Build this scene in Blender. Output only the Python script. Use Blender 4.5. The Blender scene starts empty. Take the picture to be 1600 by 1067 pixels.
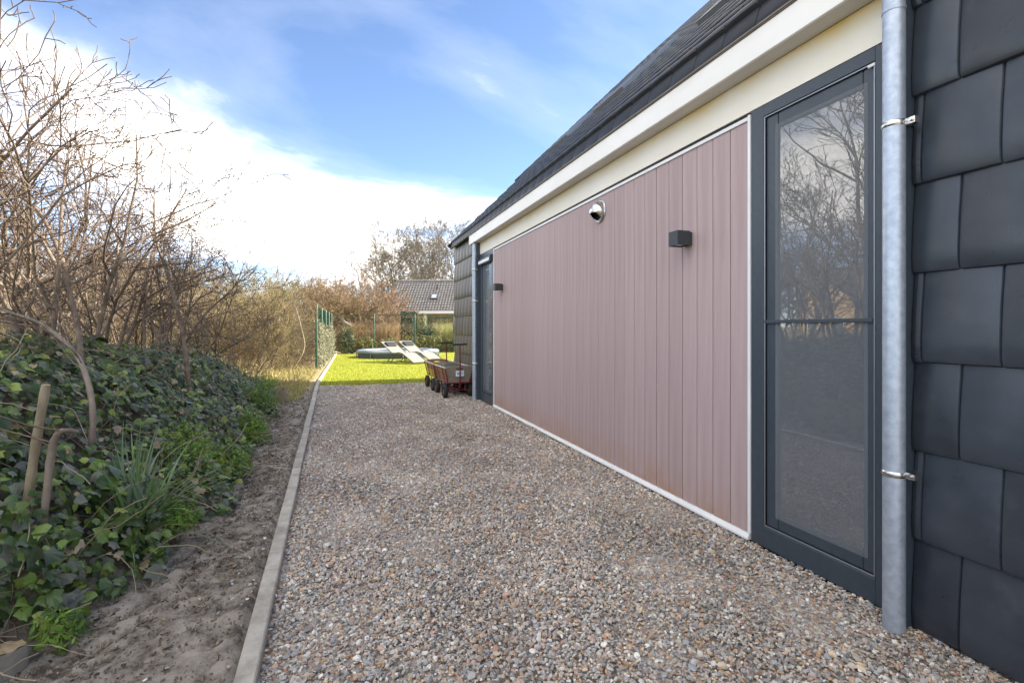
import bpy, bmesh, math, random
import numpy as np
from mathutils import Vector, Matrix
R = math.radians
random.seed(11); rng = np.random.default_rng(5)
scene = bpy.context.scene
COL = scene.collection

# ------------------------------------------------------------------ camera
F = 800.0; YAW = math.atan(265 / F); CZ = 1.28
cam_d = bpy.data.cameras.new('camera'); cam = bpy.data.objects.new('camera', cam_d); COL.objects.link(cam)
cam.location = (0, 0, CZ); cam.rotation_euler = (R(90), 0, -YAW)
cam_d.sensor_width = 36; cam_d.lens = 36 * F / 1600; cam_d.shift_y = -(533.5 - 512) / 1600
cam_d.clip_start = 0.05; cam_d.clip_end = 2000
scene.camera = cam

# ------------------------------------------------------------------ sky, sun, exposure
SUN_EL = R(35)
world = bpy.data.worlds.new('World'); scene.world = world; world.use_nodes = True
wt = world.node_tree; wt.nodes.clear()
def wn(t, **k):
    n = wt.nodes.new(t)
    for a, b in k.items(): setattr(n, a, b)
    return n
def wl(a, b): wt.links.new(a, b)
sky = wn('ShaderNodeTexSky', sky_type='NISHITA', sun_disc=False)
sky.sun_elevation = SUN_EL; sky.sun_rotation = R(90); sky.altitude = 0; sky.air_density = 0.62; sky.dust_density = 0.0; sky.ozone_density = 1.5
tc = wn('ShaderNodeTexCoord')
sep = wn('ShaderNodeSeparateXYZ'); wl(tc.outputs['Generated'], sep.inputs[0])
# cloud layer: direction projected on a flat layer high above
zc = wn('ShaderNodeMath', operation='MAXIMUM'); wl(sep.outputs['Z'], zc.inputs[0]); zc.inputs[1].default_value = 0.0
za = wn('ShaderNodeMath', operation='ADD'); wl(zc.outputs[0], za.inputs[0]); za.inputs[1].default_value = 0.16
cx = wn('ShaderNodeMath', operation='DIVIDE'); wl(sep.outputs['X'], cx.inputs[0]); wl(za.outputs[0], cx.inputs[1])
cy = wn('ShaderNodeMath', operation='DIVIDE'); wl(sep.outputs['Y'], cy.inputs[0]); wl(za.outputs[0], cy.inputs[1])
cv = wn('ShaderNodeCombineXYZ'); wl(cx.outputs[0], cv.inputs[0]); wl(cy.outputs[0], cv.inputs[1])
mp = wn('ShaderNodeMapping'); mp.inputs['Location'].default_value = (10.962, 0.284, 0.0); mp.inputs['Rotation'].default_value = (0, 0, R(232.46)); mp.inputs['Scale'].default_value = (0.75, 1.25, 1)
wl(cv.outputs[0], mp.inputs[0])
n1 = wn('ShaderNodeTexNoise'); n1.inputs['Scale'].default_value = 0.62; n1.inputs['Detail'].default_value = 9; n1.inputs['Roughness'].default_value = 0.56; n1.inputs['Distortion'].default_value = 0.35
wl(mp.outputs[0], n1.inputs['Vector'])
cr = wn('ShaderNodeValToRGB'); cr.color_ramp.elements.new(0.5); cr.color_ramp.elements.new(0.6)
for q, (po, a) in zip(cr.color_ramp.elements, ((0.42, 0.0), (0.50, 0.05), (0.565, 0.28), (0.65, 1.0))): q.position = po; q.color = (a, a, a, 1)
wl(n1.outputs['Fac'], cr.inputs[0])
hz = wn('ShaderNodeMapRange'); hz.inputs['From Min'].default_value = 0.0; hz.inputs['From Max'].default_value = 0.45; hz.inputs['To Min'].default_value = 0.01; hz.inputs['To Max'].default_value = 0.050
wl(sep.outputs['Z'], hz.inputs[0])
addn = wn('ShaderNodeMath', operation='ADD'); wl(n1.outputs['Fac'], addn.inputs[0]); wl(hz.outputs[0], addn.inputs[1])
wl(addn.outputs[0], cr.inputs[0])
n2 = wn('ShaderNodeTexNoise'); n2.inputs['Scale'].default_value = 1.3; n2.inputs['Detail'].default_value = 6
wl(mp.outputs[0], n2.inputs['Vector'])
cc = wn('ShaderNodeValToRGB'); cc.color_ramp.elements[0].position = 0.3; cc.color_ramp.elements[0].color = (8.9, 8.4, 7.7, 1); cc.color_ramp.elements[1].position = 0.65; cc.color_ramp.elements[1].color = (12.0, 11.3, 10.3, 1)
wl(n2.outputs['Fac'], cc.inputs[0])
mx = wn('ShaderNodeMix', data_type='RGBA'); wl(cr.outputs[0], mx.inputs['Factor']); wl(sky.outputs[0], mx.inputs['A']); wl(cc.outputs[0], mx.inputs['B'])
bg = wn('ShaderNodeBackground'); bg.inputs['Strength'].default_value = 0.05
wl(mx.outputs['Result'], bg.inputs[0])
wo = wn('ShaderNodeOutputWorld'); wl(bg.outputs[0], wo.inputs[0])

sun_d = bpy.data.lights.new('sun', 'SUN'); sun = bpy.data.objects.new('sun', sun_d); COL.objects.link(sun)
sun_d.energy = 2.0; sun_d.angle = R(0.53); sun_d.color = (1.0, 0.93, 0.82)
sun.rotation_euler = Vector((math.cos(SUN_EL), 0.0, math.sin(SUN_EL))).to_track_quat('Z', 'Y').to_euler()
vs = scene.view_settings
vs.view_transform = 'Standard'; vs.look = 'None'; vs.gamma = 1; vs.use_curve_mapping = False; vs.exposure = 2.88
scene.cycles.max_bounces = 7; scene.cycles.transparent_max_bounces = 16

# ------------------------------------------------------------------ helpers
def mat(name, c1, c2=None, rough=0.7, scale=8.0, bump=0.0, bscale=None, metal=0.0, spec=0.5, coords='Object', mapscale=(1, 1, 1), ramp=(0.35, 0.65), detail=6, objvar=0.0, attr=None, transl=0.0, emit=None):
    m = bpy.data.materials.new(name); m.use_nodes = True
    nt = m.node_tree; nt.nodes.clear(); N = nt.nodes.new; L = nt.links.new
    out = N('ShaderNodeOutputMaterial'); p = N('ShaderNodeBsdfPrincipled')
    p.inputs['Roughness'].default_value = rough; p.inputs['Metallic'].default_value = metal
    p.inputs['Specular IOR Level'].default_value = spec
    t = N('ShaderNodeTexCoord'); mpn = N('ShaderNodeMapping'); mpn.inputs['Scale'].default_value = mapscale
    L(t.outputs[coords], mpn.inputs[0])
    col = None
    if c2 is not None:
        nz = N('ShaderNodeTexNoise'); nz.inputs['Scale'].default_value = scale; nz.inputs['Detail'].default_value = detail; nz.inputs['Roughness'].default_value = 0.6
        L(mpn.outputs[0], nz.inputs['Vector'])
        r = N('ShaderNodeValToRGB'); r.color_ramp.elements[0].position = ramp[0]; r.color_ramp.elements[1].position = ramp[1]
        r.color_ramp.elements[0].color = (*c1, 1); r.color_ramp.elements[1].color = (*c2, 1)
        L(nz.outputs['Fac'], r.inputs[0]); col = r.outputs[0]
    if attr:
        a = N('ShaderNodeAttribute'); a.attribute_name = attr
        if col is None: col = a.outputs['Color']
        else:
            mm = N('ShaderNodeMix'); mm.data_type = 'RGBA'; mm.blend_type = 'MULTIPLY'; mm.inputs['Factor'].default_value = 1
            L(a.outputs['Color'], mm.inputs['A']); L(col, mm.inputs['B']); col = mm.outputs['Result']
    if objvar:
        oi = N('ShaderNodeObjectInfo'); mr = N('ShaderNodeMapRange'); mr.inputs['To Min'].default_value = 1 - objvar; mr.inputs['To Max'].default_value = 1 + objvar
        L(oi.outputs['Random'], mr.inputs[0])
        hs = N('ShaderNodeHueSaturation'); L(mr.outputs[0], hs.inputs['Value'])
        if col is None: hs.inputs['Color'].default_value = (*c1, 1)
        else: L(col, hs.inputs['Color'])
        col = hs.outputs[0]
    if col is None: p.inputs['Base Color'].default_value = (*c1, 1)
    else: L(col, p.inputs['Base Color'])
    if bump:
        bz = N('ShaderNodeTexNoise'); bz.inputs['Scale'].default_value = bscale or scale * 3; bz.inputs['Detail'].default_value = 8
        L(mpn.outputs[0], bz.inputs['Vector'])
        b = N('ShaderNodeBump'); b.inputs['Strength'].default_value = bump; b.inputs['Distance'].default_value = 0.02
        L(bz.outputs['Fac'], b.inputs['Height']); L(b.outputs[0], p.inputs['Normal'])
    if transl:
        tr = N('ShaderNodeBsdfTranslucent'); ms = N('ShaderNodeMixShader'); ms.inputs[0].default_value = transl
        if col is None: tr.inputs[0].default_value = (*c1, 1)
        else: L(col, tr.inputs[0])
        L(p.outputs[0], ms.inputs[1]); L(tr.outputs[0], ms.inputs[2]); L(ms.outputs[0], out.inputs[0])
    else: L(p.outputs[0], out.inputs[0])
    return m

class MB:
    def __init__(s): s.v = []; s.f = []
    def add(s, v, f):
        o = len(s.v); s.v += [tuple(p) for p in v]; s.f += [tuple(i + o for i in q) for q in f]; return s
    def box(s, x0, x1, y0, y1, z0, z1):
        return s.add([(x0, y0, z0), (x1, y0, z0), (x1, y1, z0), (x0, y1, z0), (x0, y0, z1), (x1, y0, z1), (x1, y1, z1), (x0, y1, z1)],
                     [(0, 3, 2, 1), (4, 5, 6, 7), (0, 1, 5, 4), (1, 2, 6, 5), (2, 3, 7, 6), (3, 0, 4, 7)])
    def quad(s, a, b, c, d): return s.add([a, b, c, d], [(0, 1, 2, 3)])
    def prism(s, poly, axis, a, b):     # poly = 2-D outline extruded along axis from a to b
        def P(p, t): return (t, p[0], p[1]) if axis == 'x' else (p[0], t, p[1]) if axis == 'y' else (p[0], p[1], t)
        n = len(poly)
        return s.add([P(p, a) for p in poly] + [P(p, b) for p in poly],
                     [tuple(range(n)), tuple(range(2 * n - 1, n - 1, -1))] + [(i, i + n, (i + 1) % n + n, (i + 1) % n) for i in range(n)])
    def tube(s, pts, rad, sides=8, cap=True):
        pts = [Vector(p) for p in pts]; n = len(pts)
        if not hasattr(rad, '__len__'): rad = [rad] * n
        base = len(s.v); up = None
        for i, p in enumerate(pts):
            d = (pts[min(i + 1, n - 1)] - pts[max(i - 1, 0)]).normalized()
            if up is None: up = d.orthogonal().normalized()
            up = (up - d * up.dot(d)).normalized(); w = d.cross(up)
            for k in range(sides):
                a = 2 * math.pi * k / sides
                s.v.append(tuple(p + (up * math.cos(a) + w * math.sin(a)) * rad[i]))
        for i in range(n - 1):
            for k in range(sides):
                k2 = (k + 1) % sides
                s.f.append((base + i * sides + k, base + i * sides + k2, base + (i + 1) * sides + k2, base + (i + 1) * sides + k))
        if cap:
            s.f.append(tuple(base + k for k in range(sides - 1, -1, -1))); s.f.append(tuple(base + (n - 1) * sides + k for k in range(sides)))
        return s
    def lathe(s, prof, centre, axis, seg=24):  # prof = (radius, height along axis)
        c = Vector(centre); ax = Vector(axis).normalized(); u = ax.orthogonal().normalized(); w = ax.cross(u)
        base = len(s.v); n = len(prof)
        for k in range(seg):
            a = 2 * math.pi * k / seg
            for r, h in prof: s.v.append(tuple(c + ax * h + (u * math.cos(a) + w * math.sin(a)) * r))
        for k in range(seg):
            k2 = (k + 1) % seg
            for i in range(n - 1): s.f.append((base + k * n + i, base + k2 * n + i, base + k2 * n + i + 1, base + k * n + i + 1))
        return s
    def build(s, name, m, parent=None, bevel=0, smooth=False, seg=1):
        me = bpy.data.meshes.new(name); me.from_pydata(s.v, [], s.f)
        bm = bmesh.new(); bm.from_mesh(me)
        bmesh.ops.recalc_face_normals(bm, faces=bm.faces)
        if bevel:
            es = [e for e in bm.edges if len(e.link_faces) == 2 and e.calc_face_angle(0) > 0.5]
            bmesh.ops.bevel(bm, geom=es, offset=bevel, segments=seg, affect='EDGES', clamp_overlap=True)
        bm.to_mesh(me); bm.free()
        if smooth:
            me.polygons.foreach_set('use_smooth', [True] * len(me.polygons))
            if bevel or smooth == 'auto': me.set_sharp_from_angle(angle=R(40))
        me.materials.append(m)
        return link(name, me, parent)

def link(name, me, parent=None):
    o = bpy.data.objects.new(name, me); COL.objects.link(o)
    if parent is not None: o.parent = parent
    return o
def empty(name, loc=(0, 0, 0), rz=0):
    o = bpy.data.objects.new(name, None); COL.objects.link(o); o.location = loc; o.rotation_euler = (0, 0, rz); o.empty_display_size = 0.1
    return o
def tag(o, label=None, cat=None, group=None, kind=None):
    if label: o['label'] = label
    if cat: o['category'] = cat
    if group: o['group'] = group
    if kind: o['kind'] = kind
    return o
KIDS = {}
def copy_tree(o, parent=None):
    c = o.copy(); COL.objects.link(c); c.parent = parent
    for ch in o.children: copy_tree(ch, c)
    return c
def np_mesh(name, V, F, m, smooth=False, col=None):
    """V (n,3); F (k,3|4) -> mesh data; col per-vertex rgb"""
    me = bpy.data.meshes.new(name); k = F.shape[1]
    me.vertices.add(len(V)); me.vertices.foreach_set('co', np.ascontiguousarray(V, dtype=np.float32).ravel())
    me.loops.add(F.size); me.loops.foreach_set('vertex_index', np.ascontiguousarray(F, dtype=np.int32).ravel())
    me.polygons.add(len(F)); me.polygons.foreach_set('loop_start', np.arange(0, F.size, k, dtype=np.int32))
    if smooth: me.polygons.foreach_set('use_smooth', np.ones(len(F), dtype=bool))
    if col is not None:
        a = me.attributes.new('Col', 'FLOAT_COLOR', 'POINT')
        a.data.foreach_set('color', np.concatenate([col, np.ones((len(col), 1))], 1).astype(np.float32).ravel())
    me.update(calc_edges=True); me.validate()
    me.materials.append(m)
    return me
def sstep(t): t = np.clip(t, 0, 1); return t * t * (3 - 2 * t)

# ------------------------------------------------------------------ materials
M = {}
M['tile'] = mat('slate_blue_black_tile', (0.027, 0.033, 0.043), (0.046, 0.054, 0.067), rough=0.31, scale=2.5, bump=0.05, bscale=260, objvar=0.28)
def specks(m, colour, scale, lo, hi, amount):
    nt = m.node_tree; N = nt.nodes.new; L = nt.links.new; p = next(n for n in nt.nodes if n.type == 'BSDF_PRINCIPLED'); src = p.inputs['Base Color'].links[0].from_socket
    g = N('ShaderNodeNewGeometry'); nz = N('ShaderNodeTexNoise'); nz.inputs['Scale'].default_value = scale; nz.inputs['Detail'].default_value = 9; nz.inputs['Roughness'].default_value = 0.72; L(g.outputs['Position'], nz.inputs[0])
    mr = N('ShaderNodeMapRange'); mr.inputs['From Min'].default_value = lo; mr.inputs['From Max'].default_value = hi; mr.inputs['To Max'].default_value = amount; L(nz.outputs['Fac'], mr.inputs[0])
    mx_ = N('ShaderNodeMix'); mx_.data_type = 'RGBA'; L(mr.outputs[0], mx_.inputs['Factor']); L(src, mx_.inputs['A']); mx_.inputs['B'].default_value = (*colour, 1); L(mx_.outputs['Result'], p.inputs['Base Color'])
    rr = N('ShaderNodeMapRange'); rr.inputs['From Min'].default_value = 0.35; rr.inputs['From Max'].default_value = 0.65; b0 = p.inputs['Roughness'].default_value; rr.inputs['To Min'].default_value = b0 - 0.05; rr.inputs['To Max'].default_value = b0 + 0.12; L(nz.outputs['Fac'], rr.inputs[0]); L(rr.outputs[0], p.inputs['Roughness'])
specks(M['tile'], (0.12, 0.12, 0.115), 7.0, 0.55, 0.80, 0.30)
M['rooftile'] = mat('blue_black_roof_tile', (0.012, 0.014, 0.018), (0.022, 0.025, 0.030), rough=0.5, scale=2.5, spec=0.3, objvar=0.15)
M['bounce_tile'] = mat('bounce_tinted_wall_tile', (0.075, 0.068, 0.056), (0.12, 0.108, 0.09), rough=0.5, scale=2.5, objvar=0.15)  # lighter, browner tile copy with bounced garden sunlight painted into the colour
M['tile_dark'] = mat('tile_under', (0.012, 0.012, 0.013), rough=0.8)
M['clad'] = mat('mauve_board', (0.375, 0.275, 0.272), (0.44, 0.338, 0.334), rough=0.62, scale=14, mapscale=(1, 1.0, 0.05), bump=0.05, bscale=60, objvar=0.05)
M['white'] = mat('white_fascia', (0.78, 0.76, 0.71), (0.84, 0.82, 0.78), rough=0.45, scale=2)
M['soffit'] = mat('soffit_grey_white', (0.58, 0.56, 0.52), (0.66, 0.64, 0.60), rough=0.6, scale=3)
M['trim'] = mat('white_trim', (0.72, 0.72, 0.72), (0.80, 0.80, 0.79), rough=0.4, scale=5)
def cream():
    m = mat('cream_board', (0.78, 0.73, 0.60), (0.82, 0.78, 0.68), rough=0.55, scale=2.2)
    return m
M['cream'] = cream()
M['anth'] = mat('anthracite_frame', (0.038, 0.051, 0.066), (0.046, 0.060, 0.076), rough=0.38, scale=30, bump=0.02, bscale=300)
M['gasket'] = mat('rubber_gasket', (0.008, 0.008, 0.009), rough=0.6)
M['alu'] = mat('alu_bead', (0.28, 0.31, 0.35), rough=0.35, metal=0.7)
M['zinc'] = mat('galvanised_zinc', (0.34, 0.39, 0.46), (0.52, 0.57, 0.64), rough=0.42, metal=0.55, scale=30, ramp=(0.3, 0.7), bump=0.05, bscale=120)
M['steel'] = mat('brushed_steel', (0.55, 0.54, 0.52), (0.66, 0.65, 0.62), rough=0.22, metal=1.0, scale=40, mapscale=(1, 1, 8))
M['black'] = mat('matt_black', (0.012, 0.013, 0.015), rough=0.55)
M['rubber'] = mat('tyre_rubber', (0.016, 0.016, 0.017), (0.03, 0.029, 0.027), rough=0.8, scale=20)
M['red'] = mat('red_painted_steel', (0.14, 0.020, 0.028), (0.21, 0.034, 0.044), rough=0.4, scale=15)
M['wood'] = mat('varnished_cart_board', (0.20, 0.095, 0.045), (0.30, 0.16, 0.085), rough=0.5, scale=6, mapscale=(1, 1, 12))
M['wood_y'] = mat('yellow_cart_board', (0.50, 0.36, 0.03), (0.58, 0.42, 0.05), rough=0.5, scale=6)
M['greyboard'] = mat('weathered_board', (0.22, 0.19, 0.14), (0.32, 0.28, 0.21), rough=0.75, scale=9, mapscale=(1, 1, 6))
M['canvas'] = mat('dark_canvas', (0.045, 0.047, 0.045), (0.075, 0.076, 0.07), rough=0.9, scale=25, bump=0.2)
M['lamp'] = mat('charcoal_lamp', (0.030, 0.036, 0.042), (0.037, 0.043, 0.05), rough=0.5, scale=80)
M['concrete'] = mat('concrete_kerb', (0.33, 0.30, 0.25), (0.46, 0.425, 0.365), rough=0.85, scale=9, bump=0.25, bscale=90, objvar=0.06)
specks(M['concrete'], (0.11, 0.105, 0.095), 4.0, 0.52, 0.72, 0.7)
M['bark'] = mat('shrub_bark', (0.12, 0.082, 0.056), (0.26, 0.20, 0.145), rough=0.85, scale=9, bump=0.3, bscale=60)
M['twig'] = mat('red_brown_twig', (0.12, 0.08, 0.054), (0.225, 0.165, 0.115), rough=0.8, scale=5)
M['twig_r'] = mat('rusty_twig', (0.19, 0.115, 0.065), (0.29, 0.19, 0.11), rough=0.8, scale=3)
M['twig_t'] = mat('tan_twig', (0.19, 0.135, 0.06), (0.31, 0.225, 0.11), rough=0.8, scale=3)
M['twig_g'] = mat('olive_twig', (0.17, 0.15, 0.055), (0.27, 0.23, 0.10), rough=0.8, scale=3)
M['twig_f'] = mat('far_tree_twig', (0.14, 0.115, 0.075), (0.21, 0.175, 0.12), rough=0.85, scale=2)
M['barkgrey'] = mat('grey_bark', (0.15, 0.135, 0.11), (0.25, 0.225, 0.185), rough=0.85, scale=6, bump=0.3, bscale=40)
M['leaf'] = mat('leaf_attr', (0.8, 0.8, 0.8), (1.1, 1.1, 1.1), rough=0.38, scale=40, attr='Col', transl=0.18)
M['leafm'] = mat('leaf_attr_matt', (0.75, 0.75, 0.75), (1.1, 1.1, 1.1), rough=0.6, scale=3, attr='Col', transl=0.3)
M['straw'] = mat('straw_attr', (0.8, 0.8, 0.8), (1.1, 1.1, 1.1), rough=0.8, scale=3, attr='Col', transl=0.2)

def height_tint(m, z0, z1, colour, amount, scale):
    # second colour mixed in over a band of world height with a ragged edge
    nt = m.node_tree; N = nt.nodes.new; L = nt.links.new; p = next(n for n in nt.nodes if n.type == 'BSDF_PRINCIPLED'); src = p.inputs['Base Color'].links[0].from_socket
    g = N('ShaderNodeNewGeometry'); sp = N('ShaderNodeSeparateXYZ'); L(g.outputs['Position'], sp.inputs[0])
    nz = N('ShaderNodeTexNoise'); nz.inputs['Scale'].default_value = scale; nz.inputs['Detail'].default_value = 7; L(g.outputs['Position'], nz.inputs[0])
    mr = N('ShaderNodeMapRange'); mr.inputs['From Min'].default_value = z0; mr.inputs['From Max'].default_value = z1; L(sp.outputs['Z'], mr.inputs[0])
    n2 = N('ShaderNodeMapRange'); n2.inputs['From Min'].default_value = 0.3; n2.inputs['From Max'].default_value = 0.7; L(nz.outputs['Fac'], n2.inputs[0])
    mu = N('ShaderNodeMath'); mu.operation = 'MULTIPLY'; L(mr.outputs[0], mu.inputs[0]); L(n2.outputs[0], mu.inputs[1])
    m2 = N('ShaderNodeMath'); m2.operation = 'MULTIPLY'; L(mu.outputs[0], m2.inputs[0]); m2.inputs[1].default_value = amount
    mx_ = N('ShaderNodeMix'); mx_.data_type = 'RGBA'; L(m2.outputs[0], mx_.inputs['Factor']); L(src, mx_.inputs['A']); mx_.inputs['B'].default_value = (*colour, 1); L(mx_.outputs['Result'], p.inputs['Base Color'])
height_tint(M['clad'], 0.30, 0.03, (0.36, 0.22, 0.13), 0.9, 5.0)  # orange brown splash dirt and algae low on the boards
height_tint(M['cream'], 2.66, 2.77, (0.74, 0.56, 0.22), 1.0, 3.0)  # cream board turns yellower towards its top
height_tint(M['white'], 2.86, 2.93, (0.55, 0.52, 0.45), 0.35, 6.0)
# ------------------------------------------------------------------ ground
KX = lambda y: np.where(np.asarray(y, float) < 12.5, -0.29 - 0.0195 * (np.asarray(y, float) - 2), -0.495 + 0.0185 * (np.asarray(y, float) - 12.5))  # right edge of the kerb
def edge(y):
    return np.interp(y, [0, 1.5, 2.3, 2.7, 3.0, 4.3, 5.8, 8, 10, 11.5, 30], [-1.7, -1.45, -1.22, -1.06, -0.84, -0.78, -0.82, -0.93, -1.08, -1.25, -1.3])
def hgt(x, y):
    x = np.asarray(x, float); y = np.asarray(y, float)
    u = edge(y) - x
    amp = np.interp(y, [-5, 4.5, 6.5, 8.5, 10.2, 12, 16, 40], [0.98, 0.96, 0.84, 0.74, 0.50, 0.20, 0.13, 0.05])
    wid = np.interp(y, [0, 4, 9, 12], [1.5, 1.4, 1.15, 1.6])
    h = amp * sstep(u / wid) + np.clip(u - 1.4, 0, 30) * 0.012
    left = (x < KX(y) - 0.1)
    und = 0.014 * np.sin(x * 5.1 + y * 1.7) * np.cos(y * 4.3 - x * 2.2) + 0.005 * np.sin(17 * x + 5 * y) * np.sin(14 * y - 9 * x) + 0.004 * np.sin(29 * x - 21 * y) * np.sin(23 * y + 19 * x)
    h = np.where(left, h + und * np.clip((KX(y) - 0.1 - x) / 0.25, 0, 1) + 0.015, -0.035)
    far = np.clip((np.abs(x) - 60) / 100, 0, 1) + np.clip((np.abs(y) - 80) / 100, 0, 1)
    return h * np.clip(1 - far, 0, 1)
xs = np.unique(np.concatenate([np.linspace(-600, -30, 14), np.linspace(-30, -6, 30), np.linspace(-6, -0.2, 140), np.linspace(-0.2, 30, 14), np.linspace(30, 600, 14)]).round(3))
ys = np.unique(np.concatenate([np.linspace(-600, -5, 14), np.linspace(-5, 1, 14), np.linspace(1, 7, 120), np.linspace(7, 28, 130), np.linspace(28, 60, 14), np.linspace(60, 600, 12)]).round(3))
X, Y = np.meshgrid(xs, ys); Z = hgt(X, Y)
fine = (X > -6) & (X < -0.3) & (Y > 1) & (Y < 14)
Z = Z + np.where(fine & (X < KX(Y) - 0.1), rng.normal(0, 0.008, X.shape), 0)
nx, ny = len(xs), len(ys); idx = np.arange(nx * ny).reshape(ny, nx)
Fq = np.stack([idx[:-1, :-1], idx[:-1, 1:], idx[1:, 1:], idx[1:, :-1]], -1).reshape(-1, 4)
def ground_mat():
    m = bpy.data.materials.new('soil_and_dry_grass'); m.use_nodes = True
    nt = m.node_tree; N = nt.nodes.new; L = nt.links.new; p = nt.nodes['Principled BSDF']; p.inputs['Roughness'].default_value = 0.95
    t = N('ShaderNodeTexCoord')
    def noise(sc, d=8):
        n = N('ShaderNodeTexNoise'); n.inputs['Scale'].default_value = sc; n.inputs['Detail'].default_value = d; n.inputs['Roughness'].default_value = 0.65; L(t.outputs['Object'], n.inputs[0]); return n
    def ramp(src, *st):
        r = N('ShaderNodeValToRGB'); e = r.color_ramp.elements
        while len(e) < len(st): e.new(0.5)
        for q, (pos, c) in zip(e, st): q.position = pos; q.color = (*c, 1)
        L(src, r.inputs[0]); return r.outputs[0]
    a = ramp(noise(9, 12).outputs['Fac'], (0.37, (0.085, 0.068, 0.053)), (0.46, (0.23, 0.195, 0.158)), (0.58, (0.35, 0.305, 0.25)), (0.75, (0.42, 0.37, 0.31)))
    b = ramp(noise(2.2).outputs['Fac'], (0.3, (0.28, 0.21, 0.11)), (0.5, (0.33, 0.25, 0.13)), (0.62, (0.19, 0.20, 0.05)), (0.75, (0.24, 0.24, 0.07)))
    s = N('ShaderNodeSeparateXYZ'); L(t.outputs['Object'], s.inputs[0])
    mr = N('ShaderNodeMapRange'); mr.inputs['From Min'].default_value = 10.2; mr.inputs['From Max'].default_value = 12.6; L(s.outputs['Y'], mr.inputs[0])
    mr2 = N('ShaderNodeMapRange'); mr2.inputs['From Min'].default_value = -3.2; mr2.inputs['From Max'].default_value = -4.2; L(s.outputs['X'], mr2.inputs[0])
    mxx = N('ShaderNodeMath'); mxx.operation = 'MAXIMUM'; L(mr.outputs[0], mxx.inputs[0]); L(mr2.outputs[0], mxx.inputs[1])
    mm = N('ShaderNodeMix'); mm.data_type = 'RGBA'; L(mxx.outputs[0], mm.inputs['Factor']); L(a, mm.inputs['A']); L(b, mm.inputs['B'])
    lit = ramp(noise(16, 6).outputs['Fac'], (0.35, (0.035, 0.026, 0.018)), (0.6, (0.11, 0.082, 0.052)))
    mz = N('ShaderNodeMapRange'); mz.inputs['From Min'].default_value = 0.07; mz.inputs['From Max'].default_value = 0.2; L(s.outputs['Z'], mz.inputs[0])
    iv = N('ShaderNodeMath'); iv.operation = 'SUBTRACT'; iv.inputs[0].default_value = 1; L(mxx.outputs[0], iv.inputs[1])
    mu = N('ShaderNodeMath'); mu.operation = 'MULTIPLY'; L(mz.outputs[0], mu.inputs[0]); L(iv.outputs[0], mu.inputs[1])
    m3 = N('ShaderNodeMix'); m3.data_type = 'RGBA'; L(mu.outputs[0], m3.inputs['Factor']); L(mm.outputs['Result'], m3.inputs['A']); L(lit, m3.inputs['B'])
    L(m3.outputs['Result'], p.inputs['Base Color'])
    bp = N('ShaderNodeBump'); bp.inputs['Strength'].default_value = 0.9; bp.inputs['Distance'].default_value = 0.03
    L(noise(26, 10).outputs['Fac'], bp.inputs['Height']); L(bp.outputs[0], p.inputs['Normal'])
    return m
M['ground'] = ground_mat()
gme = np_mesh('ground', np.stack([X.ravel(), Y.ravel(), Z.ravel()], 1), Fq, M['ground'], smooth=True)
tag(link('ground', gme), 'sandy soil strip and earth bank beside the gravel path', 'ground', kind='structure')

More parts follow.
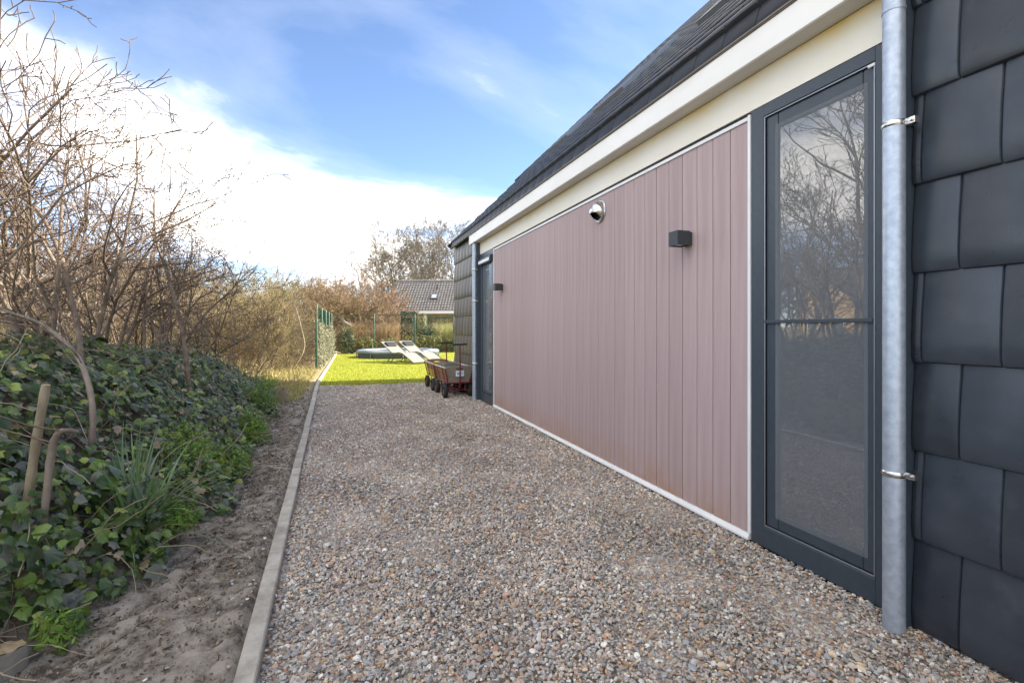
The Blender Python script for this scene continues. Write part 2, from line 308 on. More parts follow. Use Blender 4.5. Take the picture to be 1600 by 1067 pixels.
# gravel bed (sheet) and its pebbles
def gravel_mat(name, vor):
    m = bpy.data.materials.new(name); m.use_nodes = True
    nt = m.node_tree; N = nt.nodes.new; L = nt.links.new; p = nt.nodes['Principled BSDF']; p.inputs['Roughness'].default_value = 0.75
    r = N('ShaderNodeValToRGB'); r.color_ramp.interpolation = 'CONSTANT'
    cols = [(0.22, 0.205, 0.20), (0.335, 0.31, 0.285), (0.45, 0.43, 0.405), (0.345, 0.235, 0.155), (0.25, 0.255, 0.27), (0.44, 0.36, 0.265), (0.16, 0.145, 0.14), (0.37, 0.27, 0.215), (0.56, 0.54, 0.51), (0.285, 0.27, 0.265), (0.31, 0.185, 0.13), (0.34, 0.325, 0.325)]
    pos = [0, .1, .22, .30, .39, .50, .57, .65, .72, .78, .88, .92]
    e = r.color_ramp.elements
    while len(e) < len(cols): e.new(0.5)
    for q, c, po in zip(e, cols, pos): q.position = po; q.color = (min(c[0] * 1.30, .85), min(c[1] * 1.28, .82), min(c[2] * 1.21, .8), 1)
    if vor:
        t = N('ShaderNodeTexCoord'); v = N('ShaderNodeTexVoronoi'); v.inputs['Scale'].default_value = 60; L(t.outputs['Object'], v.inputs['Vector'])
        sp = N('ShaderNodeSeparateColor'); L(v.outputs['Color'], sp.inputs[0]); L(sp.outputs[0], r.inputs[0])
        dk = N('ShaderNodeMix'); dk.data_type = 'RGBA'; dk.blend_type = 'MULTIPLY'; dk.inputs['Factor'].default_value = 1; dk.inputs['B'].default_value = (0.8, 0.78, 0.76, 1)
        L(r.outputs[0], dk.inputs['A']); L(dk.outputs['Result'], p.inputs['Base Color'])
        b = N('ShaderNodeBump'); b.inputs['Strength'].default_value = 0.8; b.inputs['Distance'].default_value = 0.01; b.invert = True
        L(v.outputs['Distance'], b.inputs['Height']); L(b.outputs[0], p.inputs['Normal'])
    else:
        oi = N('ShaderNodeObjectInfo'); t = N('ShaderNodeTexCoord'); nz = N('ShaderNodeTexNoise'); nz.inputs['Scale'].default_value = 1.6; nz.inputs['Detail'].default_value = 3
        L(t.outputs['Object'], nz.inputs[0])
        mr = N('ShaderNodeMapRange'); mr.inputs['To Min'].default_value = 0.72; mr.inputs['To Max'].default_value = 1.32; L(nz.outputs['Fac'], mr.inputs[0])
        hs = N('ShaderNodeHueSaturation'); L(r.outputs[0], hs.inputs['Color'])
        pn = N('ShaderNodeTexNoise'); pn.inputs['Scale'].default_value = 1.3; pn.inputs['Detail'].default_value = 4; L(oi.outputs['Location'], pn.inputs[0])
        pm = N('ShaderNodeMapRange'); pm.inputs['From Min'].default_value = 0.3; pm.inputs['From Max'].default_value = 0.7; pm.inputs['To Min'].default_value = 0.80; pm.inputs['To Max'].default_value = 1.18; L(pn.outputs['Fac'], pm.inputs[0])
        pv = N('ShaderNodeMath'); pv.operation = 'MULTIPLY'; L(mr.outputs[0], pv.inputs[0]); L(pm.outputs[0], pv.inputs[1]); L(pv.outputs[0], hs.inputs['Value'])
        L(oi.outputs['Random'], r.inputs[0]); L(hs.outputs[0], p.inputs['Base Color'])
    return m
M['gravelsheet'] = gravel_mat('gravel_base', True); M['pebble'] = gravel_mat('pebble', False)
GY1 = 11.9
gy = np.linspace(-4, GY1, 40); gv = []; 
for y in gy: gv += [(float(KX(y)) - 0.02, y, -0.004), (4.2 if y > 10.95 else 2.42, y, -0.004)]
gf = np.array([(2 * i, 2 * i + 1, 2 * i + 3, 2 * i + 2) for i in range(len(gy) - 1)])
tag(link('gravel_bed', np_mesh('gravel_bed', np.array(gv), gf, M['gravelsheet'])), 'bed of small stones under the gravel path', 'gravel bed', kind='structure')

protos = bpy.data.collections.new('pebble_shapes')
for k in range(7):
    bm = bmesh.new(); bmesh.ops.create_icosphere(bm, subdivisions=1 if k < 5 else 2, radius=1)
    r2 = np.random.default_rng(100 + k); sx, sy, sz = r2.uniform(0.75, 1.2), r2.uniform(0.6, 0.95), r2.uniform(0.4, 0.68)
    cuts = [Vector(r2.normal(size=3)).normalized() for _ in range(5)]
    for v in bm.verts:
        c = v.co.copy()
        for q in cuts:
            dd = c.dot(q)
            if dd > 0.66: c -= q * (dd - 0.66)
        v.co = Vector((c.x * sx, c.y * sy, c.z * sz)) * (1 + r2.normal() * 0.05)
    me = bpy.data.meshes.new('pebble'); bm.to_mesh(me); bm.free(); me.materials.append(M['pebble'])
    me.polygons.foreach_set('use_smooth', [True] * len(me.polygons)); me.set_sharp_from_angle(angle=R(38))
    protos.objects.link(bpy.data.objects.new('pebble', me))
def scatter(name, P, ROT, SC, IDX, coll, label, cat):
    me = bpy.data.meshes.new(name); me.vertices.add(len(P)); me.vertices.foreach_set('co', P.astype(np.float32).ravel())
    a = me.attributes.new('rot', 'FLOAT_VECTOR', 'POINT'); a.data.foreach_set('vector', ROT.astype(np.float32).ravel())
    a = me.attributes.new('scl', 'FLOAT', 'POINT'); a.data.foreach_set('value', SC.astype(np.float32))
    a = me.attributes.new('pick', 'INT', 'POINT'); a.data.foreach_set('value', IDX.astype(np.int32))
    o = link(name, me); tag(o, label, cat, kind='stuff')
    ng = bpy.data.node_groups.new(name + '_nodes', 'GeometryNodeTree')
    ng.interface.new_socket('Geometry', in_out='INPUT', socket_type='NodeSocketGeometry'); ng.interface.new_socket('Geometry', in_out='OUTPUT', socket_type='NodeSocketGeometry')
    N = ng.nodes.new; L = ng.links.new
    gi = N('NodeGroupInput'); go = N('NodeGroupOutput'); ip = N('GeometryNodeInstanceOnPoints'); ci = N('GeometryNodeCollectionInfo')
    ci.inputs['Collection'].default_value = coll; ci.inputs['Separate Children'].default_value = True; ci.inputs['Reset Children'].default_value = True
    def at(nm, ty):
        n = N('GeometryNodeInputNamedAttribute'); n.data_type = ty; n.inputs['Name'].default_value = nm; return n.outputs['Attribute']
    L(gi.outputs[0], ip.inputs['Points']); L(ci.outputs[0], ip.inputs['Instance']); ip.inputs['Pick Instance'].default_value = True
    L(at('pick', 'INT'), ip.inputs['Instance Index']); L(at('rot', 'FLOAT_VECTOR'), ip.inputs['Rotation']); L(at('scl', 'FLOAT'), ip.inputs['Scale'])
    L(ip.outputs[0], go.inputs[0])
    md = o.modifiers.new('scatter', 'NODES'); md.node_group = ng
    return o
def gravel_points():
    out = []
    for (y0, y1, dens, sc) in ((0.9, 3.2, 7200, 0.0082), (3.2, 5.5, 5800, 0.0086), (5.5, 8.5, 3900, 0.0097), (8.5, GY1, 2600, 0.0112)):
        n = int((y1 - y0) * 2.85 * dens)
        y = rng.uniform(y0, y1, n); x = rng.uniform(0, 1, n) * (2.36 - KX(y)) + KX(y) - 0.0
        s = sc * np.exp(rng.normal(0, 0.30, n)); big = rng.random(n) < 0.04; s[big] *= 1.45
        out.append(np.stack([x, y, rng.uniform(0.0, 0.013, n), s], 1))
    return np.concatenate(out)
gp = gravel_points()
ns = 260; ysp = 1.5 + 9 * rng.random(ns) ** 1.4; xsp = KX(ysp) - 0.085 - 0.3 * rng.random(ns) ** 2.2
spill = np.stack([xsp, ysp, hgt(xsp, ysp) + 0.004, 0.0085 * np.exp(rng.normal(0, .3, ns))], 1)
gp = gp[(gp[:, 0] > KX(gp[:, 1]) + 0.004) & (gp[:, 0] < 2.31)]
gp[:, 2] += 0.008 * np.sin(gp[:, 0] * 3.1 + gp[:, 1] * 1.3) * np.sin(gp[:, 1] * 2.3) + 0.010 * np.sin(gp[:, 0] * 7.7 - gp[:, 1] * 0.6) * np.sin(gp[:, 1] * 5.1 + 2)
gp = np.concatenate([gp, spill])
rot = np.stack([rng.normal(0, 0.45, len(gp)), rng.normal(0, 0.45, len(gp)), rng.uniform(0, 6.28, len(gp))], 1)
scatter('gravel', gp[:, :3], rot, gp[:, 3], rng.integers(0, 7, len(gp)), protos, 'grey and brown loose gravel covering the path along the house', 'gravel')

# kerb of metre-long concrete edging stones
KERB = empty('kerb'); tag(KERB, kind='structure')
y = -0.13
while y < 26:
    y1 = min(y + 1.0, 26.1); g = 0.003
    xa, xb = float(KX(y)), float(KX(y1)); b = MB()
    dz = random.uniform(-0.004, 0.004); dx = random.uniform(-0.003, 0.003)
    b.add([(xa - 0.072 + dx, y + g, -0.1), (xa + dx, y + g, -0.1), (xb + dx, y1 - g, -0.1), (xb - 0.072 + dx, y1 - g, -0.1), (xa - 0.072 + dx, y + g, 0.05 + dz), (xa + dx, y + g, 0.05 + dz), (xb + dx, y1 - g, 0.05 + dz), (xb - 0.072 + dx, y1 - g, 0.05 + dz)],
          [(0, 3, 2, 1), (4, 5, 6, 7), (0, 1, 5, 4), (1, 2, 6, 5), (2, 3, 7, 6), (3, 0, 4, 7)])
    b.build('kerb_stone', M['concrete'], KERB, bevel=0.006)
    y = y1

# artificial lawn
M['lawn'] = mat('lawn_base', (0.225, 0.255, 0.007), (0.31, 0.315, 0.009), rough=0.8, scale=3, bump=0.5, bscale=220)
M['blade'] = mat('lawn_blade', (0.25, 0.285, 0.009), (0.345, 0.345, 0.011), rough=0.6, scale=1.1, transl=0.25)
lv = []; ly = np.linspace(GY1, 26.0, 30)
for yy in ly: lv += [(float(KX(yy)) - 0.02, yy, 0.006), (16, yy, 0.006)]
lf = np.array([(2 * i, 2 * i + 1, 2 * i + 3, 2 * i + 2) for i in range(len(ly) - 1)])
tag(link('lawn', np_mesh('lawn', np.array(lv), lf, M['lawn'])), kind='structure')
def blades(n, xy, h0, h1, w, lean, m, name, cols=None, zfun=None, bend=0.5):
    x, yv = xy; h = rng.uniform(h0, h1, n); a = rng.uniform(0, 6.28, n); l = np.abs(rng.normal(0, lean, n)) * h; la = rng.uniform(0, 6.28, n)
    z = np.zeros(n) if zfun is None else zfun(x, yv)
    ww = w * rng.uniform(0.6, 1.3, n); c, s = np.cos(a) * ww, np.sin(a) * ww; lx, lyv = np.cos(la) * l, np.sin(la) * l
    P = np.zeros((n, 5, 3))
    P[:, 0] = np.stack([x - c, yv - s, z], 1); P[:, 1] = np.stack([x + c, yv + s, z], 1)
    P[:, 2] = np.stack([x - c * .8 + lx * .4, yv - s * .8 + lyv * .4, z + h * .6], 1); P[:, 3] = np.stack([x + c * .8 + lx * .4, yv + s * .8 + lyv * .4, z + h * .6], 1)
    P[:, 4] = np.stack([x + lx, yv + lyv, z + h * (1 - 0.25 * np.clip(l / h, 0, 1))], 1)
    b = np.arange(n)[:, None] * 5
    Fa = np.concatenate([b + [0, 1, 3], b + [0, 3, 2], b + [2, 3, 4]], 0)
    col = None
    if cols is not None:
        pick = np.array(cols)[rng.integers(0, len(cols), n)] * rng.uniform(0.75, 1.2, (n, 1)); col = np.repeat(pick, 5, 0)
    return np_mesh(name, P.reshape(-1, 3), Fa, m, col=col)
n = 60000; yb = GY1 + (26 - GY1) * rng.random(n) ** 1.6; xb = KX(yb) + 0.02 + rng.random(n) * 6.2
ok = ~((yb < 13.0) & (xb > 4.1))
tag(link('lawn_grass', blades(ok.sum(), (xb[ok], yb[ok]), 0.02, 0.042, 0.004, 0.5, M['blade'], 'lawn_grass')), 'bright yellow green artificial grass pile of the lawn', 'grass', kind='stuff')

# ------------------------------------------------------------------ house
WX = 2.305
HOUSE = empty('house', (0, 0, 0)); tag(HOUSE, 'house with dark tiled walls and roof, mauve cladding and white fascia', 'house')
YN, YF = -1.46, 10.93
DOORS = [(1.60, 2.438), (7.903, 8.741)]; DZ0, DZ1 = 0.02, 2.56
M['shell'] = mat('inner_wall', (0.62, 0.63, 0.63), rough=0.9)
def shell():
    b = MB(); x = 2.345; ztop = 3.12; xr, zr = 8.5, 3.07 + (8.5 - 2.26) * math.tan(R(44.3)); xb = 14.74
    spans = []; y = YN
    for a, c in DOORS:
        spans.append((y, a)); b.quad((x, a, DZ1), (x, c, DZ1), (x, c, ztop), (x, a, ztop)); y = c
    spans.append((y, YF))
    for a, c in spans: b.quad((x, a, -0.1), (x, c, -0.1), (x, c, ztop), (x, a, ztop))
    b.quad((xb, YN, -0.1), (xb, 12.9, -0.1), (xb, 12.9, ztop), (xb, YN, ztop))
    for yy in (YN, YF): b.add([(x, yy, -0.1), (xb, yy, -0.1), (xb, yy, ztop), (xr, yy, zr - 0.03), (x, yy, ztop)], [(0, 1, 2, 3, 4)])
    # set-back rear part
    z2 = 3.07 + (4.2 - 2.26) * math.tan(R(44.3))
    b.quad((4.2, YF, -0.1), (4.2, 12.9, -0.1), (4.2, 12.9, z2), (4.2, YF, z2))
    b.add([(4.2, 12.9, -0.1), (xb, 12.9, -0.1), (xb, 12.9, ztop), (xr, 12.9, zr - 0.03), (4.2, 12.9, z2)], [(0, 1, 2, 3, 4)])
    b.build('shell_wall', M['tile_dark'], HOUSE)
    # roof decks
    s = MB()
    s.quad((2.27, YN, 3.085), (2.27, YF, 3.085), (xr, YF, zr), (xr, YN, zr)); s.quad((xr, YN, zr), (xr, 12.9, zr), (xb, 12.9, ztop), (xb, YN, ztop))
    s.quad((4.2, YF, z2 + 0.01), (4.2, 12.9, z2 + 0.01), (xr, 12.9, zr), (xr, YF, zr))
    s.build('roof_deck', M['tile_dark'], HOUSE)
    for a, c in DOORS:  # a plain room behind each door
        r = MB()
        x0, x1, y0, y1, z0, z1 = 2.36, 5.2, a - 0.6, c + 1.2, -0.02, 2.58
        r.quad((x0, y0, z0), (x1, y0, z0), (x1, y1, z0), (x0, y1, z0)); r.quad((x0, y0, z1), (x0, y1, z1), (x1, y1, z1), (x1, y0, z1))
        r.quad((x1, y0, z0), (x1, y0, z1), (x1, y1, z1), (x1, y1, z0)); r.quad((x0, y0, z0), (x0, y0, z1), (x1, y0, z1), (x1, y0, z0)); r.quad((x0, y1, z0), (x1, y1, z0), (x1, y1, z1), (x0, y1, z1))
        r.build('room', M['shell'], HOUSE)
shell()

# one tile shape for walls and roof: local x up the slope, y along the course, z outwards
def tile_mesh(name, wid, length, m='tile'):
    us = [0, 0.006, 0.02, wid * 0.5, wid - 0.012, wid - 0.003]; vs_ = [0.0, 0.005, 0.022, 0.09, 0.22, length]
    hv = [0.019, 0.030, 0.0365, 0.038, 0.031, 0.012]; hu = [-0.012, -0.003, 0, 0.0015, 0, -0.004]
    V = [(v, u, a + c) for v, a in zip(vs_, hv) for u, c in zip(us, hu)]; nu = len(us); Fc = []
    for i in range(len(vs_) - 1):
        for j in range(nu - 1): Fc.append((i * nu + j, (i + 1) * nu + j, (i + 1) * nu + j + 1, i * nu + j + 1)[::-1])
    o = len(V); V += [(0.0, u, 0.0) for u in us] + [(v, 0, -0.002) for v in vs_] + [(v, us[-1], -0.002) for v in vs_]
    for j in range(nu - 1): Fc.append((j, j + 1, o + j + 1, o + j))
    for i in range(len(vs_) - 1):
        Fc.append((i * nu, o + nu + i, o + nu + i + 1, (i + 1) * nu)); a = o + nu + len(vs_)
        Fc.append((i * nu + nu - 1, (i + 1) * nu + nu - 1, a + i + 1, a + i))
    me = bpy.data.meshes.new(name); me.from_pydata(V, [], Fc); bm = bmesh.new(); bm.from_mesh(me); bmesh.ops.recalc_face_normals(bm, faces=bm.faces); bm.to_mesh(me); bm.free()
    me.polygons.foreach_set('use_smooth', [True] * len(me.polygons)); me.set_sharp_from_angle(angle=R(35)); me.materials.append(M[m])
    return me
TW = 0.272; TG = 0.374
TILE = tile_mesh('roof_tile', TW, 0.415, 'rooftile')
TILES = {}
def tile_of(w, m):
    k = (round(w, 3), m)
    if k not in TILES: TILES[k] = tile_mesh('tile', k[0], 0.415, m)
    return TILES[k]
def tiled_wall(y0, y1, ref, phase, zmax, m, name='tiled_wall'):
    b = MB(); b.box(2.325, 2.344, y0 + 0.004, y1 - 0.004, -0.08, 3.1)
    w = b.build(name, M['tile_dark'], HOUSE)
    row = 0; z = 0.011 - TG * 0
    while z < zmax:
        off = ref + (0.5 * TW if (row + phase) % 2 else 0)
        k = math.floor((y0 - off) / TW) 
        while True:
            a = off + k * TW; c = a + TW; k += 1
            if a >= y1 - 0.03: break
            aa, cc = max(a, y0), min(c, y1)
            if cc - aa < 0.03: continue
            t = link('tile', tile_of(cc - aa, m), w); t.location = (2.325 + random.uniform(-0.0015, 0.0015), aa, z + random.uniform(-0.0015, 0.0015))
            t.rotation_euler = (random.uniform(-0.004, 0.004), R(-90) + random.uniform(-0.004, 0.004), 0)
            pass
        z += TG; row += 1
tiled_wall(YN, 1.53, 1.2176, 1, 2.7, 'tile')
tiled_wall(8.83, YF, 8.83, 0, 2.7, 'bounce_tile')
bq = MB(); bq.box(2.25, 2.344, 1.531, 1.596, -0.05, 2.95); bq.build('corner_trim', M['anth'], HOUSE, bevel=0.003)
bq = MB(); bq.box(2.25, 2.344, 8.745, 8.826, -0.05, 2.95); bq.build('corner_trim', M['anth'], HOUSE, bevel=0.003)

# roof
PITCH = R(44.3); RX, RZ = 2.262, 3.085
roof_ns = MB(); ROOF = roof_ns.box(2.30, 2.34, YN + 0.01, YF - 0.01, 3.02, 3.08).build('roof', M['tile_dark'], HOUSE)
ncol = int(round((YF - YN) / TW)); tw = (YF - YN) / ncol
for j in range(ncol):          # steep eave course
    t = link('roof_tile', TILE, ROOF); t.location = (2.235, YN + j * tw, 2.965); t.rotation_euler = (0, -R(78), 0); t.scale = (0.42, tw / TW, 0.8)
G = 0.364
def slope(v, n): return (RX + v * math.cos(PITCH) - n * math.sin(PITCH), RZ + v * math.sin(PITCH) + n * math.cos(PITCH))
nrow = int((8.5 - RX) / math.cos(PITCH) / G)
far_v, far_f = [], []
co = np.array([v.co[:] for v in TILE.vertices]); fc = [tuple(p.vertices) for p in TILE.polygons]
big_v = []; big_f = []
for i in range(nrow):
    ext = 0
    for j in range(ncol + 8):
        yy = YN + j * tw + (0.5 * tw if i % 2 else 0)
        if yy > YF - 0.5 * tw:
            if i * G * math.cos(PITCH) + RX < 4.25 or yy > 12.9 - 0.7 * tw: 
                if yy > YF - 0.9 * tw: continue
        x, z = slope(i * G, 0.002 + random.uniform(-0.001, 0.002))
        if i < 5 and j < ncol:
            t = link('roof_tile', TILE, ROOF); t.location = (x, yy, z); t.rotation_euler = (0, -PITCH, 0); t.scale = (1, tw / TW, 1.6)
        else:
            c, s = math.cos(PITCH), math.sin(PITCH); q = co.copy(); q[:, 1] *= tw / TW; q[:, 2] *= 1.6
            w = np.stack([x + q[:, 0] * c - q[:, 2] * s, yy + q[:, 1], z + q[:, 0] * s + q[:, 2] * c], 1)
            o = len(big_v); big_v += w.tolist(); big_f += [tuple(a + o for a in f) for f in fc]
me = bpy.data.meshes.new('upper_roof_tiles'); me.from_pydata(big_v, [], big_f); me.materials.append(M['rooftile']); tag(link('upper_roof_tiles', me, ROOF), kind='stuff')
b = MB()    # verge board and ridge
for yy, xx in ((YF, RX), ):
    p = [slope(-0.1, -0.06), slope(8.6, -0.06), slope(8.6, 0.05), slope(-0.1, 0.05)]; b.prism(p, 'y', yy + 0.002, yy + 0.03)
b.build('verge', M['rooftile'], ROOF)
xr_, zr_ = slope(nrow * G + 0.2, 0.03); b = MB(); b.tube([(xr_ + .1, YN, zr_ - .02), (xr_ + .1, 12.9, zr_ - .02)], 0.12, 10); b.build('ridge', M['rooftile'], ROOF, smooth='auto')
# roof windows
M['skyglass'] = mat('roof_window_glass', (0.05, 0.07, 0.10), rough=0.08, spec=0.9)
for (y0, v0) in ((3.9, 2.2), (6.4, 2.2), (8.3, 2.2)):
    f = MB(); 
    def rb(b, ya, yb, va, vb, na, nb):
        p = [slope(va, na), slope(vb, na), slope(vb, nb), slope(va, nb)]; b.prism(p, 'y', ya, yb)
    w = 0.9; h = 1.3; rb(f, y0, y0 + 0.07, v0, v0 + h, 0.0, 0.11); rb(f, y0 + w - .07, y0 + w, v0, v0 + h, 0.0, 0.11); rb(f, y0 + .071, y0 + w - .071, v0, v0 + .07, 0.0, 0.11); rb(f, y0 + .071, y0 + w - .071, v0 + h - .07, v0 + h, 0.0, 0.11)
    rw = f.build('roof_window', M['alu'], HOUSE); g = MB(); rb(g, y0 + .072, y0 + w - .072, v0 + .072, v0 + h - .072, 0.06, 0.085); g.build('pane', M['skyglass'], rw)

# fascia, soffit, top board
FX = 2.17; FY0, FY1 = 1.46, 9.0
b = MB(); b.box(FX, FX + 0.02, FY0, 4.62, 2.768, 2.925); b.build('fascia', M['white'], HOUSE, bevel=0.003)
b = MB(); b.box(FX, FX + 0.02, 4.624, FY1, 2.768, 2.925); b.build('fascia', M['white'], HOUSE, bevel=0.003)
b = MB(); b.box(FX + 0.0, 2.30, FY1 + 0.001, FY1 + 0.02, 2.768, 2.925); b.build('fascia_end', M['white'], HOUSE)
b = MB(); b.box(FX + 0.021, 2.300, FY0, FY1, 2.772, 2.785); b.build('soffit', M['soffit'], HOUSE)
b = MB(); b.box(FX - 0.012, FX + 0.06, FY0, FY1 + 0.03, 2.926, 2.946); b.build('gutter_lip', mat('brown_grey_lip', (0.14, 0.115, 0.09), (0.2, 0.165, 0.13), rough=0.6, scale=5), HOUSE, bevel=0.006, seg=2)
b = MB(); b.box(2.301, 2.343, 1.600, 8.741, 2.563, 2.770); b.build('top_board', M['cream'], HOUSE)

# cladding
CY0, CY1 = 2.462, 7.885; CZ0, CZ1 = 0.055, 2.515
cb = MB(); cb.box(2.332, 2.344, CY0, CY1, 0.02, 2.555); CLAD = cb.build('cladding', M['gasket'], HOUSE)
npk = 34; pw = (CY1 - CY0) / npk
pk = MB(); g = 0.003
prof = [(2.331, g), (2.3135, g), (2.3105, g + 0.004), (2.3095, pw * 0.30), (2.3105, pw * 0.31), (2.3108, pw * 0.36), (2.3098, pw * 0.37), (2.3095, pw * 0.64), (2.3105, pw * 0.65), (2.3108, pw * 0.70), (2.3098, pw * 0.71), (2.3105, pw - g - 0.004), (2.3135, pw - g), (2.331, pw - g)]
pk.prism(prof, 'z', CZ0, CZ1); p0 = pk.build('plank', M['clad'], CLAD); p0.location.y = CY0
for i in range(1, npk):
    q = p0.copy(); COL.objects.link(q); q.parent = CLAD; q.location = (random.uniform(-0.0008, 0.0008), CY0 + i * pw, 0)
b = MB(); b.prism([(2.286, 0.018), (2.331, 0.018), (2.331, 0.053), (2.300, 0.053), (2.286, 0.030)], 'y', CY0 - 0.012, CY1 + 0.01); b.build('base_trim', M['trim'], HOUSE, bevel=0.001)
b = MB(); b.box(2.296, 2.331, CY0 - 0.0215, CY0 - 0.0015, 0.056, 2.545); b.build('side_trim', M['trim'], HOUSE, bevel=0.001)
b = MB(); b.box(2.299, 2.331, CY1 + 0.001, CY1 + 0.016, 0.056, 2.545); b.build('side_trim', M['trim'], HOUSE)
b = MB(); b.box(2.300, 2.331, CY0, CY1, 2.517, 2.540); b.build('top_trim', M['trim'], HOUSE, bevel=0.001)
b = MB(); b.box(2.312, 2.331, CY0, CY1, 2.541, 2.562); b.build('vent_strip', M['gasket'], HOUSE)
b = MB(); b.box(2.315, 2.344, 1.6, 8.74, -0.08, 0.016); b.build('plinth', M['gasket'], HOUSE)

# glazed doors
def glass_mat():
    m = bpy.data.materials.new('door_glass'); m.use_nodes = True; nt = m.node_tree; nt.nodes.clear(); N = nt.nodes.new; L = nt.links.new
    o = N('ShaderNodeOutputMaterial'); g = N('ShaderNodeBsdfGlossy'); g.inputs['Roughness'].default_value = 0.0; g.inputs['Color'].default_value = (0.95, 0.97, 1, 1)
    t = N('ShaderNodeBsdfTransparent'); t.inputs[0].default_value = (0.86, 0.9, 0.9, 1)
    f = N('ShaderNodeFresnel'); f.inputs[0].default_value = 1.9; ms = N('ShaderNodeMixShader')
    mr = N('ShaderNodeMapRange'); mr.inputs['From Max'].default_value = 1; mr.inputs['To Min'].default_value = 0.25; mr.inputs['To Max'].default_value = 1.0; L(f.outputs[0], mr.inputs[0])
    tcn = N('ShaderNodeTexCoord'); nz = N('ShaderNodeTexNoise'); nz.inputs['Scale'].default_value = 2.5; nz.inputs['Detail'].default_value = 1; L(tcn.outputs['Object'], nz.inputs[0])
    bp = N('ShaderNodeBump'); bp.inputs['Strength'].default_value = 0.012; bp.inputs['Distance'].default_value = 0.1; L(nz.outputs['Fac'], bp.inputs['Height']); L(bp.outputs[0], g.inputs['Normal'])
    L(mr.outputs[0], ms.inputs[0]); L(t.outputs[0], ms.inputs[1]); L(g.outputs[0], ms.inputs[2]); L(ms.outputs[0], o.inputs[0]); return m
M['glass'] = glass_mat()
def screen_mat():
    m = bpy.data.materials.new('insect_mesh'); m.use_nodes = True; nt = m.node_tree; nt.nodes.clear(); N = nt.nodes.new; L = nt.links.new
    o = N('ShaderNodeOutputMaterial'); d = N('ShaderNodeBsdfDiffuse'); d.inputs[0].default_value = (0.27, 0.29, 0.31, 1); t = N('ShaderNodeBsdfTransparent'); ms = N('ShaderNodeMixShader')
    tcn = N('ShaderNodeTexCoord'); w = N('ShaderNodeTexNoise'); w.inputs['Scale'].default_value = 60; mp_ = N('ShaderNodeMapping'); mp_.inputs['Scale'].default_value = (1, 0.15, 1); L(tcn.outputs['Object'], mp_.inputs[0]); L(mp_.outputs[0], w.inputs[0])
    mr = N('ShaderNodeMapRange'); mr.inputs['To Min'].default_value = 0.32; mr.inputs['To Max'].default_value = 0.46; L(w.outputs['Fac'], mr.inputs[0])
    L(mr.outputs[0], ms.inputs[0]); L(t.outputs[0], ms.inputs[1]); L(d.outputs[0], ms.inputs[2]); L(ms.outputs[0], o.inputs[0]); return m
M['mesh'] = screen_mat()
def ring(x0, x1, y0, y1, z0, z1, wl_, wr, wt_, wb):
    b = MB(); b.box(x0, x1, y0, y0 + wr, z0, z1); b.box(x0, x1, y1 - wl_, y1, z0, z1); b.box(x0, x1, y0 + wr, y1 - wl_, z1 - wt_, z1); b.box(x0, x1, y0 + wr, y1 - wl_, z0, z0 + wb); return b
def door(y0, y1, near):
    d = empty('glazed_door'); d.parent = HOUSE
    ring(2.302, 2.360, y0, y1, DZ0, DZ1, 0.092, 0.092, 0.066, 0.118).build('frame', M['anth'], d, bevel=0.0025)
    a, c = y0 + 0.0935, y1 - 0.0935; z0, z1 = DZ0 + 0.1195, DZ1 - 0.0675
    ring(2.3195, 2.322, a, c, z0, z1, 0.010, 0.012, 0.010, 0.010).build('gasket', M['gasket'], d)
    ring(2.3175, 2.360, a + 0.010, c - 0.008, z0 + 0.008, z1 - 0.008, 0.085, 0.056, 0.085, 0.082).build('sash', M['anth'], d, bevel=0.004, seg=2)
    ga, gc, g0, g1 = a + 0.064, c - 0.092, z0 + 0.088, z1 - 0.092
    b = MB(); b.box(2.326, 2.330, ga, gc, g0, g1); b.build('pane', M['glass'], d)
    b = MB(); b.quad((2.3165, ga - .02, g0 - .02), (2.3165, gc + .02, g0 - .02), (2.3165, gc + .02, g1 + .02), (2.3165, ga - .02, g1 + .02)); b.build('insect_screen', M['mesh'], d)
    ring(2.305, 2.3105, a + 0.002, c - 0.001, z0 + 0.001, z1 - 0.001, 0.007, 0.007, 0.007, 0.007).build('screen_frame', M['alu'], d, bevel=0.001)
    if near:
        b = MB(); b.box(2.303, 2.3115, a + 0.012, c - 0.004, 1.305, 1.324); b.build('crossbar', M['anth'], d, bevel=0.002)
        b = MB(); b.box(2.3005, 2.311, a + 0.0, a + 0.035, z1 - 0.018, z1 - 0.004); b.build('corner_clip', M['trim'], d, bevel=0.002)
    else:
        b = MB(); b.prism([(2.255, z1 - 0.13), (2.31, z1 - 0.13), (2.31, z1 - 0.02), (2.275, z1 - 0.02), (2.255, z1 - 0.05)], 'y', a - 0.03, c + 0.03); b.build('screen_cassette', M['anth'], d, bevel=0.003)
        b = MB(); b.box(2.247, 2.2535, a - 0.01, c + 0.01, z1 - 0.115, z1 - 0.07); b.build('cassette_bar', M['trim'], d)
door(*DOORS[0], True); door(*DOORS[1], False)
